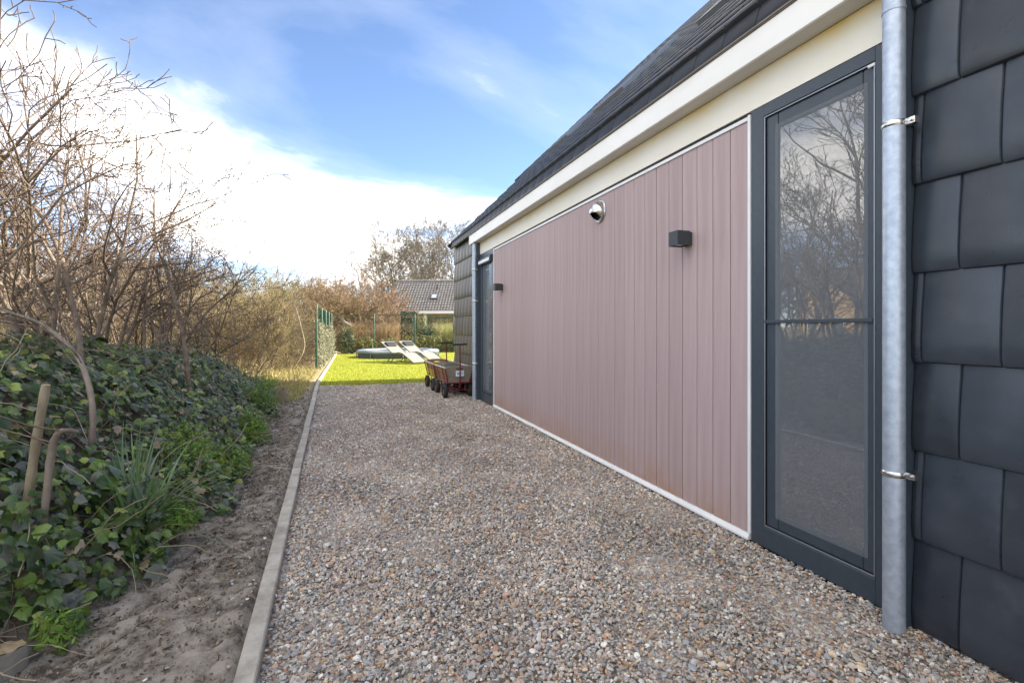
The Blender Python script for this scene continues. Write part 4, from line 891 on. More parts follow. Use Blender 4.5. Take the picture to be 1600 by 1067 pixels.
M['stake'] = mat('grey_tan_wood', (0.21, 0.165, 0.10), (0.33, 0.275, 0.19), rough=0.85, scale=6, mapscale=(3, 3, 1), bump=0.3, bscale=30)
M['youngbark'] = mat('smooth_young_bark', (0.15, 0.115, 0.085), (0.26, 0.21, 0.16), rough=0.7, scale=7, bump=0.2, bscale=40)
dk = on_bank(36, 850)
stem('wooden_stake', [at(34, 862, dk + .01), at(52, 720, dk), at(72, 601, dk)], [0.020, 0.019, 0.018], M['stake'], 'straight pale cut stake leaning in the ivy at the left', 'stake')
dk = on_bank(66, 880)
stem('pruned_stem', [at(65, 895, dk), at(70, 800, dk - .02), at(80, 710, dk), at(86, 686, dk), at(97, 673, dk), at(122, 674, dk + .05)], [0.013, 0.014, 0.017, 0.016, 0.012, 0.008], M['youngbark'], 'knobby pruned stem bent over beside the pale stake', 'stem', 2)
dk = on_bank(138, 745)
stem('curved_sapling', [at(136, 755, dk), at(145, 660, dk), at(138, 600, dk + .1), at(118, 552, dk + .2), at(80, 516, dk + .3), at(52, 500, dk + .4), at(-10, 480, dk + .6)], [0.018, 0.017, 0.016, 0.014, 0.012, 0.010, 0.008], M['youngbark'], 'smooth sapling curving up and left over the ivy', 'sapling', 7)
stem('leaning_shrub', [at(128, 640, 3.9), at(125, 540, 4.0), at(112, 470, 4.1), at(95, 400, 4.2), at(60, 330, 4.3), at(20, 298, 4.4), at(-20, 250, 4.4)], [0.022, 0.02, 0.018, 0.016, 0.013, 0.009, 0.004], M['bark'], 'thick brown stem leaning left above the ivy bank', 'shrub', 12)
stem('upright_shrub', [at(75, 620, 4.0), at(85, 500, 4.0), at(93, 400, 4.05), at(98, 300, 4.1), at(112, 205, 4.1)], [0.02, 0.018, 0.014, 0.009, 0.003], M['bark'], 'upright dark stem reaching into the sky at the left', 'shrub', 12)
stem('crossing_shrub', [at(135, 640, 4.2), at(120, 500, 4.3), at(90, 420, 4.3), at(50, 350, 4.4), at(20, 298, 4.4)], [0.022, 0.019, 0.016, 0.011, 0.004], M['bark'], 'brown stem crossing behind the upright stem', 'shrub', 8)
stem('hooked_shrub', [at(300, 640, 5.2), at(285, 520, 5.2), at(262, 430, 5.3), at(243, 370, 5.3), at(241, 290, 5.4)], [0.022, 0.019, 0.015, 0.010, 0.003], M['bark'], 'brown stem with hooked branches at the middle of the thicket', 'shrub', 14)
stem('pale_sapling', [at(455, 580, 14.5), at(475, 545, 14.6), at(470, 510, 14.7), at(462, 480, 14.8)], [0.028, 0.024, 0.018, 0.01], M['stake'], 'pale forked sapling standing in the dry grass by the fence', 'sapling', 16)

# ------------------------------------------------------------------ ivy bank
def leaf_shape(k):
    r_ = np.random.default_rng(300 + k)
    ang = np.array([-95, -62, -30, -12, 0, 12, 30, 62, 95, 150, 210]) * math.pi / 180
    rad = np.array([0.62, 0.42, 0.74, 0.62, 1.0, 0.62, 0.74, 0.42, 0.62, 0.45, 0.45]) * r_.uniform(0.9, 1.1, 11)
    if k % 3 == 2: rad[[2, 6]] *= 0.8; rad[[1, 7]] *= 1.15
    rim = np.stack([np.cos(ang) * rad * 0.55 + 0.12, np.sin(ang) * rad * 0.55, -0.10 * np.abs(np.sin(ang)) * rad + r_.normal(0, 0.025, 11)], 1)
    V = np.concatenate([[[0.08, 0, 0.02]], rim]); n = len(rim)
    return V, np.array([(0, 1 + i, 1 + (i + 1) % n) for i in range(n)])
LEAVES = [leaf_shape(k) for k in range(4)]
def rotmat(nrm, spin):
    """(n,3) normals -> (n,3,3) frames with columns u,v,n"""
    nrm = nrm / np.linalg.norm(nrm, axis=1, keepdims=True); ref = np.tile([0.0, 0.0, -1.0], (len(nrm), 1)); ref[np.abs(nrm[:, 2]) > 0.97] = [1, 0, 0]
    u = ref - nrm * np.sum(ref * nrm, 1, keepdims=True); u /= np.linalg.norm(u, axis=1, keepdims=True); v = np.cross(nrm, u)
    c, s = np.cos(spin)[:, None], np.sin(spin)[:, None]
    return np.stack([u * c + v * s, v * c - u * s, nrm], 2)
def leaf_cloud(name, P, nrm, spin, size, cols, m, shapes=LEAVES):
    Rm = rotmat(nrm, spin); Vs, Fs, Cs, o = [], [], [], 0; pick = rng.integers(0, len(shapes), len(P))
    for k, (v, f) in enumerate(shapes):
        s = np.where(pick == k)[0]
        if not len(s): continue
        W = np.einsum('nij,mj->nmi', Rm[s], v) * size[s][:, None, None] + P[s][:, None]
        Vs.append(W.reshape(-1, 3)); Fs.append((f[None] + (np.arange(len(s)) * len(v))[:, None, None] + o).reshape(-1, 3)); Cs.append(np.repeat(cols[s], len(v), 0)); o += len(s) * len(v)
    return np_mesh(name, np.concatenate(Vs), np.concatenate(Fs), m, smooth=True, col=np.concatenate(Cs))
IVYC = np.array([(0.048, 0.090, 0.020), (0.080, 0.138, 0.024), (0.034, 0.064, 0.020), (0.15, 0.165, 0.125), (0.12, 0.19, 0.024), (0.24, 0.30, 0.05), (0.34, 0.26, 0.15)])
IVYP = np.array([0.20, 0.19, 0.20, 0.13, 0.13, 0.09, 0.06])
def bank_normal(x, y):
    e = 0.04; gx = (hgt(x + e, y) - hgt(x - e, y)) / (2 * e); gy_ = (hgt(x, y + e) - hgt(x, y - e)) / (2 * e)
    n = np.stack([-gx, -gy_, np.ones_like(gx)], 1); return n / np.linalg.norm(n, axis=1, keepdims=True)
def ivy_points(n, y0, y1, umax, lift, pwr=1.0):
    y = rng.uniform(y0, y1, n); u = rng.random(n) ** pwr * umax; wob = 0.10 * np.sin(y * 3.3) + 0.07 * np.sin(y * 8.1 + 1) - 0.02
    x = edge(y) - 0.02 + wob - u; nb = bank_normal(x, y); h = rng.random(n) ** 0.7 * lift * np.clip(0.35 + u / 0.25, 0.2, 1)
    clump = 0.5 + 0.5 * np.sin(x * 7 + y * 3) * np.sin(y * 5.3 - x * 2.0)
    P = np.stack([x, y, hgt(x, y)], 1) + nb * (h * (0.5 + 0.9 * clump))[:, None]
    toward = np.stack([0.55 - 0 * x, -0.35 + 0 * x, 0.55 + 0 * x], 1)
    return P, nb * 0.5 + toward * 0.6 + rng.normal(0, 0.34, (n, 3))
IVY = empty('ivy', (-1.2, 5, 0.3)); tag(IVY, 'dark green ivy carpet covering the earth bank', 'ivy')
parts = []
for (n, y0, y1, sz) in ((10000, 1.2, 4.2, 0.070), (8500, 4.2, 7.0, 0.071), (9000, 7.0, 11.0, 0.073)):
    P, nr = ivy_points(n, y0, y1, 2.9, 0.22); parts.append((P, nr, sz * np.exp(rng.normal(-0.05, 0.36, n))))
P = np.concatenate([p[0] for p in parts]); nr = np.concatenate([p[1] for p in parts]); sz = np.concatenate([p[2] for p in parts])
LOG = at(-6, 1046, 1.88)
def clear_log(P): return np.hypot(P[:, 0] - LOG[0], P[:, 1] - LOG[1]) > 0.17
k_ = clear_log(P) & ~((P[:, 1] < LOG[1]) & (P[:, 0] > LOG[0] - 0.15) & (P[:, 2] > 0.05) & (P[:, 1] > LOG[1] - 0.9) & (P[:, 0] < LOG[0] + 0.1)); P, nr, sz = P[k_], nr[k_], sz[k_]
cols = IVYC[rng.choice(len(IVYC), len(P), p=IVYP)] * rng.uniform(0.75, 1.25, (len(P), 1))
me = leaf_cloud('leaf_mass', P - np.array(IVY.location), nr, rng.normal(0, 0.7, len(P)), sz, cols, M['leaf'])
tag(link('leaf_mass', me, IVY), kind='stuff')
# the nearest large leaves, one object each
leafme = []
for k, (v, f) in enumerate(LEAVES):
    for c in range(5):
        col = IVYC[(0, 1, 3, 2, 4)[c]] * rng.uniform(0.8, 1.2)
        leafme.append(np_mesh('leaf', v, f, M['leaf'], smooth=True, col=np.tile(col, (len(v), 1))))
Pn, nn = ivy_points(1500, 1.9, 4.4, 1.1, 0.24, 1.2); vis = []
for i in range(len(Pn)):
    x, y, z = Pn[i]; d = x * math.sin(YAW) + y * math.cos(YAW); px = 800 + F * (x * math.cos(YAW) - y * math.sin(YAW)) / d; py = 512 - (z - CZ) * F / d
    if d > 0.5 and math.hypot(x - LOG[0], y - LOG[1]) > 0.17 and not (px < 120 and py > 985) and -10 < px < 420 and 480 < py < 1075: vis.append((d, i))
vis.sort(); Rm = rotmat(nn, rng.normal(0, 0.6, len(nn)))
for d, i in vis[:300]:
    o = link('leaf', leafme[rng.integers(0, len(leafme))], IVY); s = 0.083 * math.exp(rng.normal(0, 0.3))
    o.matrix_local = Matrix.Translation(Vector(Pn[i]) + Vector(nn[i]).normalized() * 0.02 - Vector(IVY.location)) @ Matrix(Rm[i].tolist()).to_4x4() @ Matrix.Scale(s, 4)
# bare runners and stems lying in the ivy
lines = []
for k in range(900):
    y = rng.uniform(1.8, 11); x = edge(y) - rng.uniform(-0.12, 2.3); p = np.array([x, y, float(hgt(x, y)) + rng.uniform(0.0, 0.12)]); d = np.array([rng.normal(0.1, 0.6), rng.normal(0, 0.7), rng.normal(0.25, 0.45)]); Q = [p]
    for i in range(13):
        d = d / np.linalg.norm(d) + rng.normal(0, 0.16, 3) - np.array([0, 0, 0.07]); p = p + d / np.linalg.norm(d) * rng.uniform(0.025, 0.06); p[2] = max(p[2], float(hgt(p[0], p[1])) + 0.006)
        if p[0] > float(KX(p[1])) - 0.12: break
        Q.append(p)
    if len(Q) > 2: lines.append((np.array(Q), np.full(len(Q), rng.uniform(0.0012, 0.0030))))
M['drytwig'] = mat('dry_twig', (0.20, 0.155, 0.10), (0.38, 0.31, 0.22), rough=0.85, scale=3)
tag(link('runners', np_mesh('runners', *tubes_np(lines, 4), M['drytwig'], smooth=True), IVY), kind='stuff').location = -Vector(IVY.location)

# dead leaves and crumbs on the soil strip
def crumbs():
    n = 5200; y = 1.6 + 9.9 * rng.random(n) ** 1.3; t = rng.beta(0.9, 2.0, n); x = edge(y) + 0.05 + t * (KX(y) - 0.09 - edge(y)); P = np.stack([x, y, hgt(x, y) + 0.006], 1)
    c = np.array([(0.20, 0.15, 0.10), (0.30, 0.24, 0.17), (0.06, 0.047, 0.036), (0.09, 0.07, 0.05), (0.40, 0.33, 0.24)])[rng.choice(5, n, p=[.25, .2, .3, .2, .05])] * rng.uniform(.8, 1.2, (n, 1))
    big = rng.random(n) < 0.16
    return leaf_cloud('leaf_litter', P, np.array([0, 0, 1]) + rng.normal(0, 0.4, (n, 3)), rng.uniform(0, 6.28, n), np.where(big, rng.uniform(0.025, 0.05, n), rng.uniform(0.006, 0.02, n)), c, M['leafm'])
tag(link('leaf_litter', crumbs()), 'crumbs of dead leaf and earth on the soil strip', 'leaf litter', kind='stuff')
def clods():
    coll = bpy.data.collections.new('clod_shapes'); cm = mat('earth_clod', (0.11, 0.085, 0.06), (0.30, 0.245, 0.18), rough=0.95, scale=2, objvar=0.3, bump=0.4, bscale=9)
    for k in range(3):
        me = protos.objects[k].data.copy(); me.materials.clear(); me.materials.append(cm); coll.objects.link(bpy.data.objects.new('clod', me))
    n = 16000; y = 1.4 + 10 * rng.random(n) ** 1.4; x = edge(y) - 0.25 + rng.random(n) * (KX(y) - 0.085 + 0.25 - edge(y))
    P = np.stack([x, y, hgt(x, y) + 0.002], 1)
    scatter('soil_clods', P, rng.uniform(0, 6.28, (n, 3)), 0.0048 * np.exp(rng.normal(0, 0.55, n)), rng.integers(0, 3, n), coll, 'loose clods of earth on the soil strip beside the kerb', 'soil')
clods()

# small green plants on the bank
def weed(name, px, py, d, rad, hh, n, c, label, cat, group=None):
    d = on_bank(px, py); x, y, z = at(px, py, d); zb = float(hgt(x, y)); e = empty(name, (x + 0.05, y - 0.03, zb + 0.03)); tag(e, label, cat, group); hh *= 1.5; rad *= 1.2
    q = rng.normal(size=(n, 3)); q /= np.linalg.norm(q, axis=1, keepdims=True); q *= (rng.random((n, 1)) ** 0.4); q[:, 2] = np.abs(q[:, 2])
    lob = 1 + 0.3 * np.sin(q[:, :1] * 6 + 1) * np.cos(q[:, 1:2] * 7)
    Pq = q * [rad, rad, hh] * lob; col = np.array(c) * rng.uniform(0.7, 1.35, (n, 1))
    sh = [(np.array([(0, 0, 0), (0.5, 0.16, 0.03), (1, 0, -0.08), (0.5, -0.16, 0.03)]), np.array([(0, 1, 2), (0, 2, 3)]))]
    link('leaf_mass', leaf_cloud('leaf_mass', Pq, q + rng.normal(0, 0.5, (n, 3)), rng.uniform(0, 6.28, n), 0.032 * np.exp(rng.normal(0, .3, n)), col, M['leafm'], sh), e)
    st = [(np.array([(rng.normal(0, .03), rng.normal(0, .03), -0.03), tuple(Pq[k] * 0.5 + [0, 0, 0.03]), tuple(Pq[k])]), np.full(3, 0.0016)) for k in range(0, n, 18)]
    link('stems', np_mesh('stems', *tubes_np(st, 3), M['twig_g']), e)
for (px, py, d, rad, hh, lab) in ((285, 760, 3.35, 0.17, 0.30, 'bright green feathery weed behind the long grass tuft'), (345, 745, 3.9, 0.16, 0.16, 'low bright green weed at the foot of the bank'), (395, 640, 6.6, 0.26, 0.30, 'bright green weed clump at the middle of the bank edge'), (385, 690, 5.3, 0.16, 0.2, 'small bright green weed between the bank clumps'),
                                  (410, 618, 8.6, 0.22, 0.22, 'bright green weed farthest along the bank edge'), (70, 1010, 2.35, 0.07, 0.09, 'small green seedling beside the cut log'), (250, 830, 3.0, 0.12, 0.1, 'green weed sprawling under the grass tuft')):
    weed('green_weed', px, py, d, rad, hh, 1900 if rad > .1 else 260, (0.17, 0.30, 0.04), lab, 'weed', 'bright green weeds on the bank')
def tuft():
    x, y, z = at(205, 838, on_bank(205, 838)); zb = float(hgt(x, y)); e = empty('grass_tuft', (x + 0.06, y - 0.05, zb + 0.03)); tag(e, 'tuft of long blue green strap leaves drooping over the ivy', 'grass')
    for k in range(84):
        a = rng.uniform(0, 6.28); L_ = rng.uniform(0.38, 0.70); tilt = R(abs(rng.normal(28, 18))); w = rng.uniform(0.005, 0.0090); n = 7
        p = np.array([rng.normal(0, .035), rng.normal(0, .035), 0.0]); d = np.array([math.cos(a) * math.sin(tilt), math.sin(a) * math.sin(tilt), math.cos(tilt)]); V = []; droop = rng.uniform(0.05, 0.2)
        for i in range(n + 1):
            side = np.cross(d, [0, 0, 1.0]); side /= np.linalg.norm(side) + 1e-6; ww = w * (1 - (i / n) ** 2.5) + 0.0006
            V += [p - side * ww, p + np.cross(side, d) * ww * -.35, p + side * ww]; p = p + d * L_ / n; d = d + np.array([0, 0, -droop]) + np.array([0.03, -0.01, 0]); d /= np.linalg.norm(d)
        Fq_ = np.array([q for i in range(n) for q in ((3 * i, 3 * i + 1, 3 * i + 4, 3 * i + 3), (3 * i + 1, 3 * i + 2, 3 * i + 5, 3 * i + 4))])
        c = np.array([(0.15, 0.25, 0.09), (0.19, 0.29, 0.13), (0.22, 0.31, 0.10), (0.18, 0.26, 0.17)][rng.integers(0, 4)])
        link('blade', np_mesh('blade', np.array(V), Fq_, M['leafm'], smooth=True, col=np.tile(c, (len(V), 1))), e)
tuft()

# cut log and stump
M['endgrain'] = mat('cut_wood', (0.22, 0.155, 0.085), (0.40, 0.30, 0.18), rough=0.85, scale=14, bump=0.3, bscale=30)
def log(name, loc, r, h, tilt, label):
    e = empty(name, loc); e.rotation_euler = tilt; tag(e, label, 'log'); n = 26; V = []; 
    for z, k in ((-0.25, 1.1), (0, 1.05), (h * .6, 1.0), (h - .012, 0.99), (h, 0.95)):
        for i in range(n):
            a = 2 * math.pi * i / n; q = r * k * (1 + 0.06 * math.sin(3 * a + 1) + 0.035 * math.sin(7 * a) + 0.02 * math.sin(13 * a + z * 9)); V.append((q * math.cos(a), q * math.sin(a), z))
    Fq_ = [(j * n + i, j * n + (i + 1) % n, (j + 1) * n + (i + 1) % n, (j + 1) * n + i) for j in range(4) for i in range(n)]
    b = MB(); b.add(V, Fq_); b.build('bark', M['barkgrey'] if r < .1 else M['stake'], e, smooth='auto')
    t = MB(); t.add([(v[0] * .995, v[1] * .995, v[2] + 0.0015 + 0.004 * math.sin(i * 2.1)) for i, v in enumerate(V[-n:])] + [(0, 0, h + .004)], [(i, (i + 1) % n, n) for i in range(n)]); t.build('cut_face', M['endgrain'], e)
lx_, ly_, lz_ = LOG; log('cut_log', (lx_ + 0.01, ly_, lz_ - 0.16), 0.075, 0.22, (R(-6), R(-3), 0), 'weathered cut log standing in the bottom left corner')
lx_, ly_, lz_ = at(432, 606, 8.9); log('tree_stump', (lx_, ly_, -0.02), 0.11, 0.27, (R(-10), R(12), 0), 'grey tree stump at the far end of the ivy bank')

# ------------------------------------------------------------------ dry grass, hedges and plants around the lawn
def dry():
    n = 17000; y = rng.uniform(11.3, 33, n); x = -0.75 - rng.random(n) ** 1.1 * 11; ok = ~((x > -1.1) & (y > 16) & (y < 26.5)); x, y = x[ok], y[ok]
    return blades(len(x), (x, y), 0.06, 0.36, 0.006, 0.8, M['straw'], 'dry_grass', [(0.42, 0.32, 0.16), (0.50, 0.39, 0.20), (0.33, 0.25, 0.12), (0.36, 0.34, 0.10)], hgt)
tag(link('dry_grass', dry()), 'sunlit straw coloured grass under the thicket', 'grass', kind='stuff')
def short_dry():
    n = 15000; y = rng.uniform(9.5, 17, n); x = -0.70 - rng.random(n) * 2.6; 
    return blades(n, (x, y), 0.03, 0.12, 0.005, 0.9, M['straw'], 'short_grass', [(0.45, 0.35, 0.17), (0.52, 0.42, 0.20), (0.36, 0.36, 0.08), (0.30, 0.34, 0.06)], hgt)
tag(link('short_grass', short_dry()), 'short yellow grass beside the kerb past the stump', 'grass', kind='stuff')
def bank_straw():
    n = 9000; y = rng.uniform(4, 12, n); x = edge(y) - 2.2 - rng.random(n) * 4.5
    return blades(n, (x, y), 0.12, 0.6, 0.005, 0.6, M['straw'], 'bank_grass', [(0.42, 0.32, 0.15), (0.36, 0.34, 0.08), (0.25, 0.30, 0.06), (0.48, 0.38, 0.2)], hgt)
tag(link('bank_grass', bank_straw()), 'dry stalks and grass behind the ivy on the bank', 'grass', kind='stuff')
QL = [(np.array([(0, 0, 0), (0.5, 0.3, 0.06), (1, 0, -0.05), (0.5, -0.3, 0.06)]), np.array([(0, 1, 2), (0, 2, 3)]))]
def bush(name, loc, dims, n, size, palette, label, cat, group=None, boxy=0, clumps=16):
    e = empty(name, loc); tag(e, label, cat, group); C_ = rng.uniform(-1, 1, (clumps, 3)); C_[:, 2] = rng.uniform(0.15, 1, clumps)
    if not boxy: C_ /= np.maximum(1, np.linalg.norm(C_, axis=1, keepdims=True)) ; C_ *= 0.72
    if boxy:
        P = rng.uniform(-1, 1, (n, 3)); ax_ = rng.integers(0, 3, n); P[np.arange(n), ax_] = np.sign(P[np.arange(n), ax_]) * rng.uniform(0.88, 1.03, n); nr = P * 0.3; nr[np.arange(n), ax_] *= 5; P = (P + [0, 0, 1]) * [1, 1, .5]
    else:
        q = rng.normal(size=(n, 3)); q /= np.linalg.norm(q, axis=1, keepdims=True); P = C_[rng.integers(0, clumps, n)] + q * (0.36 * rng.random((n, 1)) ** 0.35); P[:, 2] = np.abs(P[:, 2]); nr = q
    P = P * dims; col = np.array(palette)[rng.integers(0, len(palette), n)] * rng.uniform(0.7, 1.3, (n, 1))
    link('foliage', leaf_cloud('foliage', P, nr + rng.normal(0, .5, (n, 3)) + [0, 0, .2], rng.uniform(0, 6.28, n), size * np.exp(rng.normal(0, .25, n)), col, M['leafm'], QL), e)
    b = MB(); 
    for k in range(5):
        a = rng.uniform(0, 6.28); b.tube([(0.05 * math.cos(a), 0.05 * math.sin(a), -0.05), (0.15 * math.cos(a) * dims[0], 0.15 * math.sin(a) * dims[1], dims[2] * .4), (0.5 * math.cos(a) * dims[0], 0.5 * math.sin(a) * dims[1], dims[2] * .8)], [0.03, 0.02, 0.008], 5)
    b.build('stem', M['bark'], e)
YG = [(0.20, 0.22, 0.04), (0.28, 0.28, 0.05), (0.12, 0.15, 0.03), (0.30, 0.24, 0.12), (0.22, 0.17, 0.08)]
DG = [(0.018, 0.045, 0.018), (0.025, 0.06, 0.02), (0.012, 0.035, 0.016)]
for k, xx in enumerate(np.arange(0.4, 9.5, 0.85)):
    bush('hedge_shrub', (xx + rng.normal(0, .1), 27.2 + rng.normal(0, .15), 0), (0.65, 0.5, rng.uniform(0.85, 1.15)), 1300, 0.085, YG, 'yellow green shrub of the low hedge behind the chain link fence', 'shrub', 'low hedge shrubs')
bush('ivy_shrub', (0.2, 26.9, 0), (0.5, 0.45, 1.5), 1500, 0.08, [(0.05, 0.08, 0.03), (0.10, 0.13, 0.05), (0.20, 0.2, 0.12)], 'dark leafy shrub in the fence corner in front of the little hut', 'shrub')
x_, y_ = pix(639, 28.3); bush('topiary_block', (x_, y_, 0), (0.42, 0.42, 2.15), 3600, 0.06, DG, 'dark clipped column hedge behind the chain link fence', 'hedge', boxy=1)
x_, y_ = pix(655, 28.6); bush('variegated_bush', (x_, y_, 0), (0.62, 0.6, 2.45), 2600, 0.075, [(0.25, 0.27, 0.07), (0.30, 0.30, 0.12), (0.05, 0.09, 0.03), (0.14, 0.17, 0.05)], 'yellow speckled evergreen beside the dark clipped column', 'bush')
x_, y_ = pix(666, 28.0); bush('dark_evergreen', (x_, y_, 0), (0.75, 0.6, 1.55), 2600, 0.07, DG, 'dark low evergreen to the right of the clipped column', 'bush')
x_, y_ = pix(612, 33.5); bush('clipped_hedge', (x_, y_, 0), (1.3, 0.5, 1.55), 3800, 0.07, [(0.14, 0.17, 0.03), (0.09, 0.12, 0.03)], 'long clipped green hedge in front of the bungalow', 'hedge', boxy=1)
x_, y_ = pix(700, 33); bush('dark_hedge', (x_, y_, 0), (1.3, 0.6, 1.95), 4200, 0.075, DG, 'dark hedge beneath the white gutter of the bungalow', 'hedge', boxy=1)
def reed(px, d, w, h, n, label, cols):
    x, y = pix(px, d); e = empty('ornamental_grass', (x, y, 0)); tag(e, label, 'grass', 'tall grass clumps')
    rr = np.abs(rng.normal(0, w * .5, n)); a = rng.uniform(0, 6.28, n); link('blades', blades(n, (rr * np.cos(a), rr * np.sin(a) * .6), h * .45, h, 0.010, 0.28, M['straw'], 'blades', cols), e)
TAN = [(0.46, 0.33, 0.18), (0.54, 0.40, 0.22), (0.38, 0.26, 0.13), (0.42, 0.28, 0.15)]
for k, px in enumerate((562, 578, 592, 604, 616, 628, 551)): reed(px, 29 + (k % 3) * .8, 0.8, 1.75, 1500, 'tall rusty tan dry reed grass behind the chain link fence', TAN)
for k, px in enumerate((687, 703, 722)): reed(px, 28.6 + (k % 2) * .7, 0.55, 1.75, 1300, 'pale yellow feather grass at the right end of the chain link fence', [(0.50, 0.43, 0.22), (0.42, 0.42, 0.12), (0.58, 0.50, 0.30), (0.30, 0.36, 0.08)])
# climbers on the bar fence
def climber():
    e = empty('fence_ivy', (-0.66, 20, 0)); tag(e, 'pale leafed ivy climbing the green bar fence', 'ivy'); n = 7500
    y = rng.uniform(16.5, 26.2, n); top = 1.15 + 0.35 * np.sin(y * 1.9) * np.sin(y * .8 + 1) + 0.12 * np.sin(y * 6); z = rng.random(n) ** 0.85 * top; x = -0.74 + (y - 16.5) * 0.0247 + rng.normal(0.06, 0.06, n)
    col = np.array([(0.20, 0.19, 0.10), (0.12, 0.15, 0.05), (0.32, 0.30, 0.21), (0.26, 0.20, 0.12), (0.06, 0.09, 0.03)])[rng.integers(0, 5, n)] * rng.uniform(.75, 1.25, (n, 1))
    link('foliage', leaf_cloud('foliage', np.stack([x + 0.66, y - 20, z + .02], 1), np.stack([np.full(n, .7), np.full(n, -.4), np.full(n, .3)], 1) + rng.normal(0, .5, (n, 3)), rng.normal(0, 1, n), 0.065 * np.exp(rng.normal(0, .2, n)), col, M['leafm'], LEAVES), e)
climber()
# little hut behind the fence corner
x_, y_ = pix(534, 29.5); hut = empty('garden_hut', (x_, y_, 0), -YAW); tag(hut, 'tiny grey gabled hut behind the fence corner', 'hut')
b = MB(); b.prism([(-0.42, 0), (0.42, 0), (0.42, 1.45), (0, 1.72), (-0.42, 1.45)], 'y', -0.4, 0.4); b.build('wall', M['greyboard'], hut)
b = MB(); b.prism([(-0.56, 1.40), (0, 1.76), (0.56, 1.40), (0.56, 1.46), (0, 1.84), (-0.56, 1.46)], 'y', -0.52, 0.5); b.build('roof', mat('grey_hut_roof', (0.20, 0.19, 0.18), (0.28, 0.265, 0.25), rough=0.8, scale=4), hut)

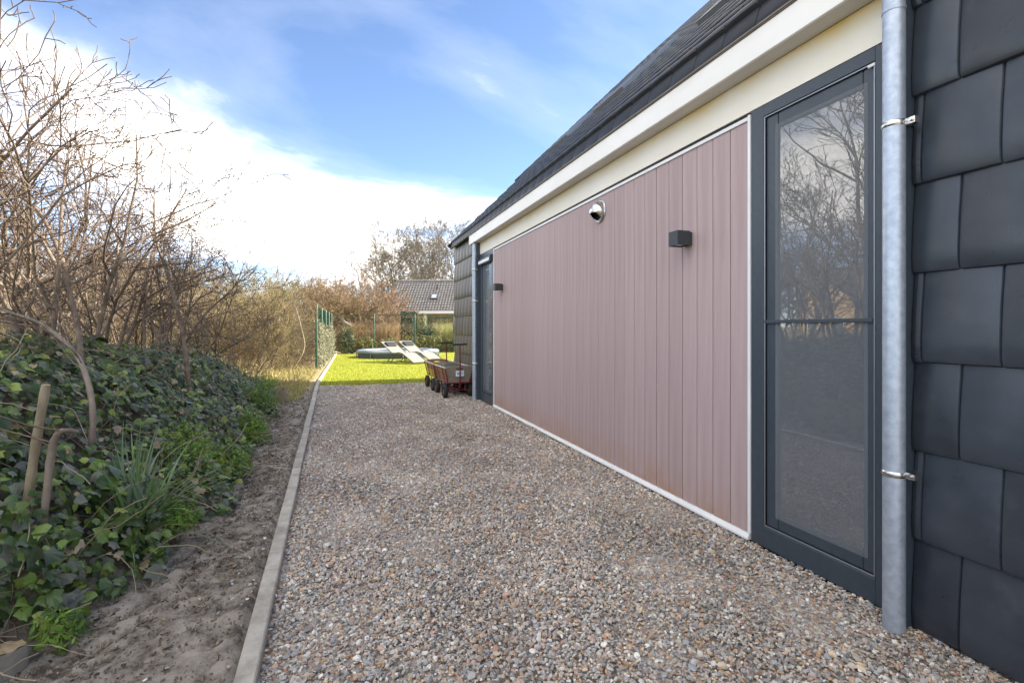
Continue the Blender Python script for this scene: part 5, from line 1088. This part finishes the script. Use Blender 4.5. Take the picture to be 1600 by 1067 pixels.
# ------------------------------------------------------------------ bungalow with brown pantiles
def bungalow():
    d = 38.0; x, y = pix(604, d); H = empty('bungalow', (x, y, 0), -YAW - R(2)); tag(H, 'bungalow with brown pantile roof and white gutter behind the garden', 'house')
    Ln, ez, rz_, dep = 15.0, 2.52, 4.95, 3.3
    b = MB(); b.box(0.3, Ln - .3, 0.45, 6.2, 0, 2.5); b.build('wall', mat('ochre_brick', (0.34, 0.26, 0.14), (0.42, 0.33, 0.19), rough=0.85, scale=14), H)
    b = MB(); b.prism([(0.0, ez - 0.02), (dep, rz_ - 0.02), (2 * dep, ez - .02)], 'x', 0.0, Ln); ro = b.build('roof', mat('roof_core', (0.06, 0.05, 0.045), rough=0.9), H)
    # pantiles: rows of rounded tiles
    r = MB(); gz = 0.34; sl = math.hypot(dep, rz_ - ez); nr_ = int(sl / gz) + 1; tw_ = 0.22; ct, st = dep / sl, (rz_ - ez) / sl; V, Fq_ = [], []
    for i in range(nr_):
        for j in range(int(Ln / tw_)):
            o = len(V); x0 = j * tw_
            for (v, n) in ((i * gz, 0.045), (min(i * gz + gz + .03, sl + .03), 0.012)):
                for (u, hh) in ((0, 0.0), (0.04, 0.040), (0.09, 0.048), (0.14, 0.03), (0.19, 0.002), (0.215, 0.004)): V.append((x0 + u, v * ct - (n + hh) * st, ez + v * st + (n + hh) * ct))
            V.extend([(x0 + u, i * gz * ct, ez + i * gz * st) for u in (0, 0.04, 0.09, 0.14, 0.19, 0.215)])
            for k in range(5): Fq_.append((o + k, o + k + 1, o + 7 + k, o + 6 + k)); Fq_.append((o + k + 12, o + k + 13, o + k + 1, o + k))
    pm = mat('brown_grey_pantile', (0.14, 0.125, 0.112), (0.24, 0.22, 0.20), rough=0.75, scale=3.5, detail=8)
    tag(link('pantiles', np_mesh('pantiles', np.array(V), np.array(Fq_), pm), ro), kind='stuff')
    b = MB(); b.tube([(0, dep, rz_ + 0.06), (Ln, dep, rz_ + 0.06)], 0.11, 8); b.build('ridge', pm, ro)
    b = MB(); b.box(-0.1, Ln, -0.16, -0.02, ez - 0.20, ez + 0.0); b.build('gutter', M['trim'], H)
    b = MB(); b.box(0.0, Ln - .2, -0.019, 0.44, ez - 0.13, ez - 0.10); b.build('soffit', M['white'], H)
    def onroof(u, v, n): return (u, v * ct - n * st, ez + v * st + n * ct)
    b = MB(); 
    def rbx(bb, u0, u1, v0, v1, n0, n1):
        P = [onroof(u, v, n) for n in (n0, n1) for v in (v0, v1) for u in (u0, u1)]; bb.add(P, [(0, 1, 3, 2), (4, 6, 7, 5), (0, 4, 5, 1), (1, 5, 7, 3), (3, 7, 6, 2), (2, 6, 4, 0)])
    rbx(b, 3.05, 3.55, 1.45, 2.05, 0.05, 0.16); w = b.build('roof_window', M['anth'], H); g_ = MB(); rbx(g_, 3.12, 3.48, 1.53, 1.97, 0.161, 0.17); g_.build('pane', mat('pale_pane', (0.35, 0.38, 0.42), rough=0.1), w)
    p = onroof(3.35, 2.9, 0); b = MB(); b.tube([p, (p[0], p[1], p[2] + 0.42)], 0.055, 10); b.build('vent_pipe', M['black'], H)
    for (u0, u1, z0, z1) in ((0.9, 1.9, 0.9, 2.1), (5.2, 6.4, 0.2, 2.1), (7.6, 8.8, 0.9, 2.1)):
        f = MB(); f.box(u0, u1, 0.40, 0.448, z0, z1); wn_ = f.build('window', M['trim'], H); g_ = MB(); g_.box(u0 + .07, u1 - .07, 0.385, 0.399, z0 + .07, z1 - .07); g_.build('pane', M['skyglass'], wn_)
    b = MB(); b.box(2.75, 2.95, 0.05, 0.25, 0, ez - 0.135); b.build('post', M['trim'], H)
bungalow()

# house mirrored in the near glazed door, standing to the left of the photograph
def left_house():
    H = empty('brick_house', (-35, 33.6, 0.3), R(6)); tag(H, 'yellow brick house with dark gabled roof mirrored in the glazed door', 'house')
    br = mat('sunlit_yellow_brick', (0.40, 0.25, 0.11), (0.50, 0.33, 0.16), rough=0.85, scale=8)
    b = MB(); b.prism([(-2.9, -0.5), (2.9, -0.5), (2.9, 2.9), (0, 6.0), (-2.9, 2.9)], 'x', -9, 0); b.build('wall', br, H)
    b = MB(); b.prism([(-3.3, 2.62), (0, 6.15), (3.3, 2.62), (3.3, 2.77), (0, 6.32), (-3.3, 2.77)], 'x', -9.3, 0.25); b.build('roof', M['tile'], H)
    for (y0, y1, z0, z1) in ((-1.9, -0.9, 0.6, 2.0), (0.7, 1.8, 0.6, 2.0), (-0.5, 0.5, 3.3, 4.5)):
        f = MB(); f.box(0.003, 0.05, y0, y1, z0, z1); w = f.build('window', M['trim'], H); g_ = MB(); g_.box(0.052, 0.06, y0 + .07, y1 - .07, z0 + .07, z1 - .07); g_.build('pane', M['skyglass'], w)
left_house()
bpy.context.view_layer.update()
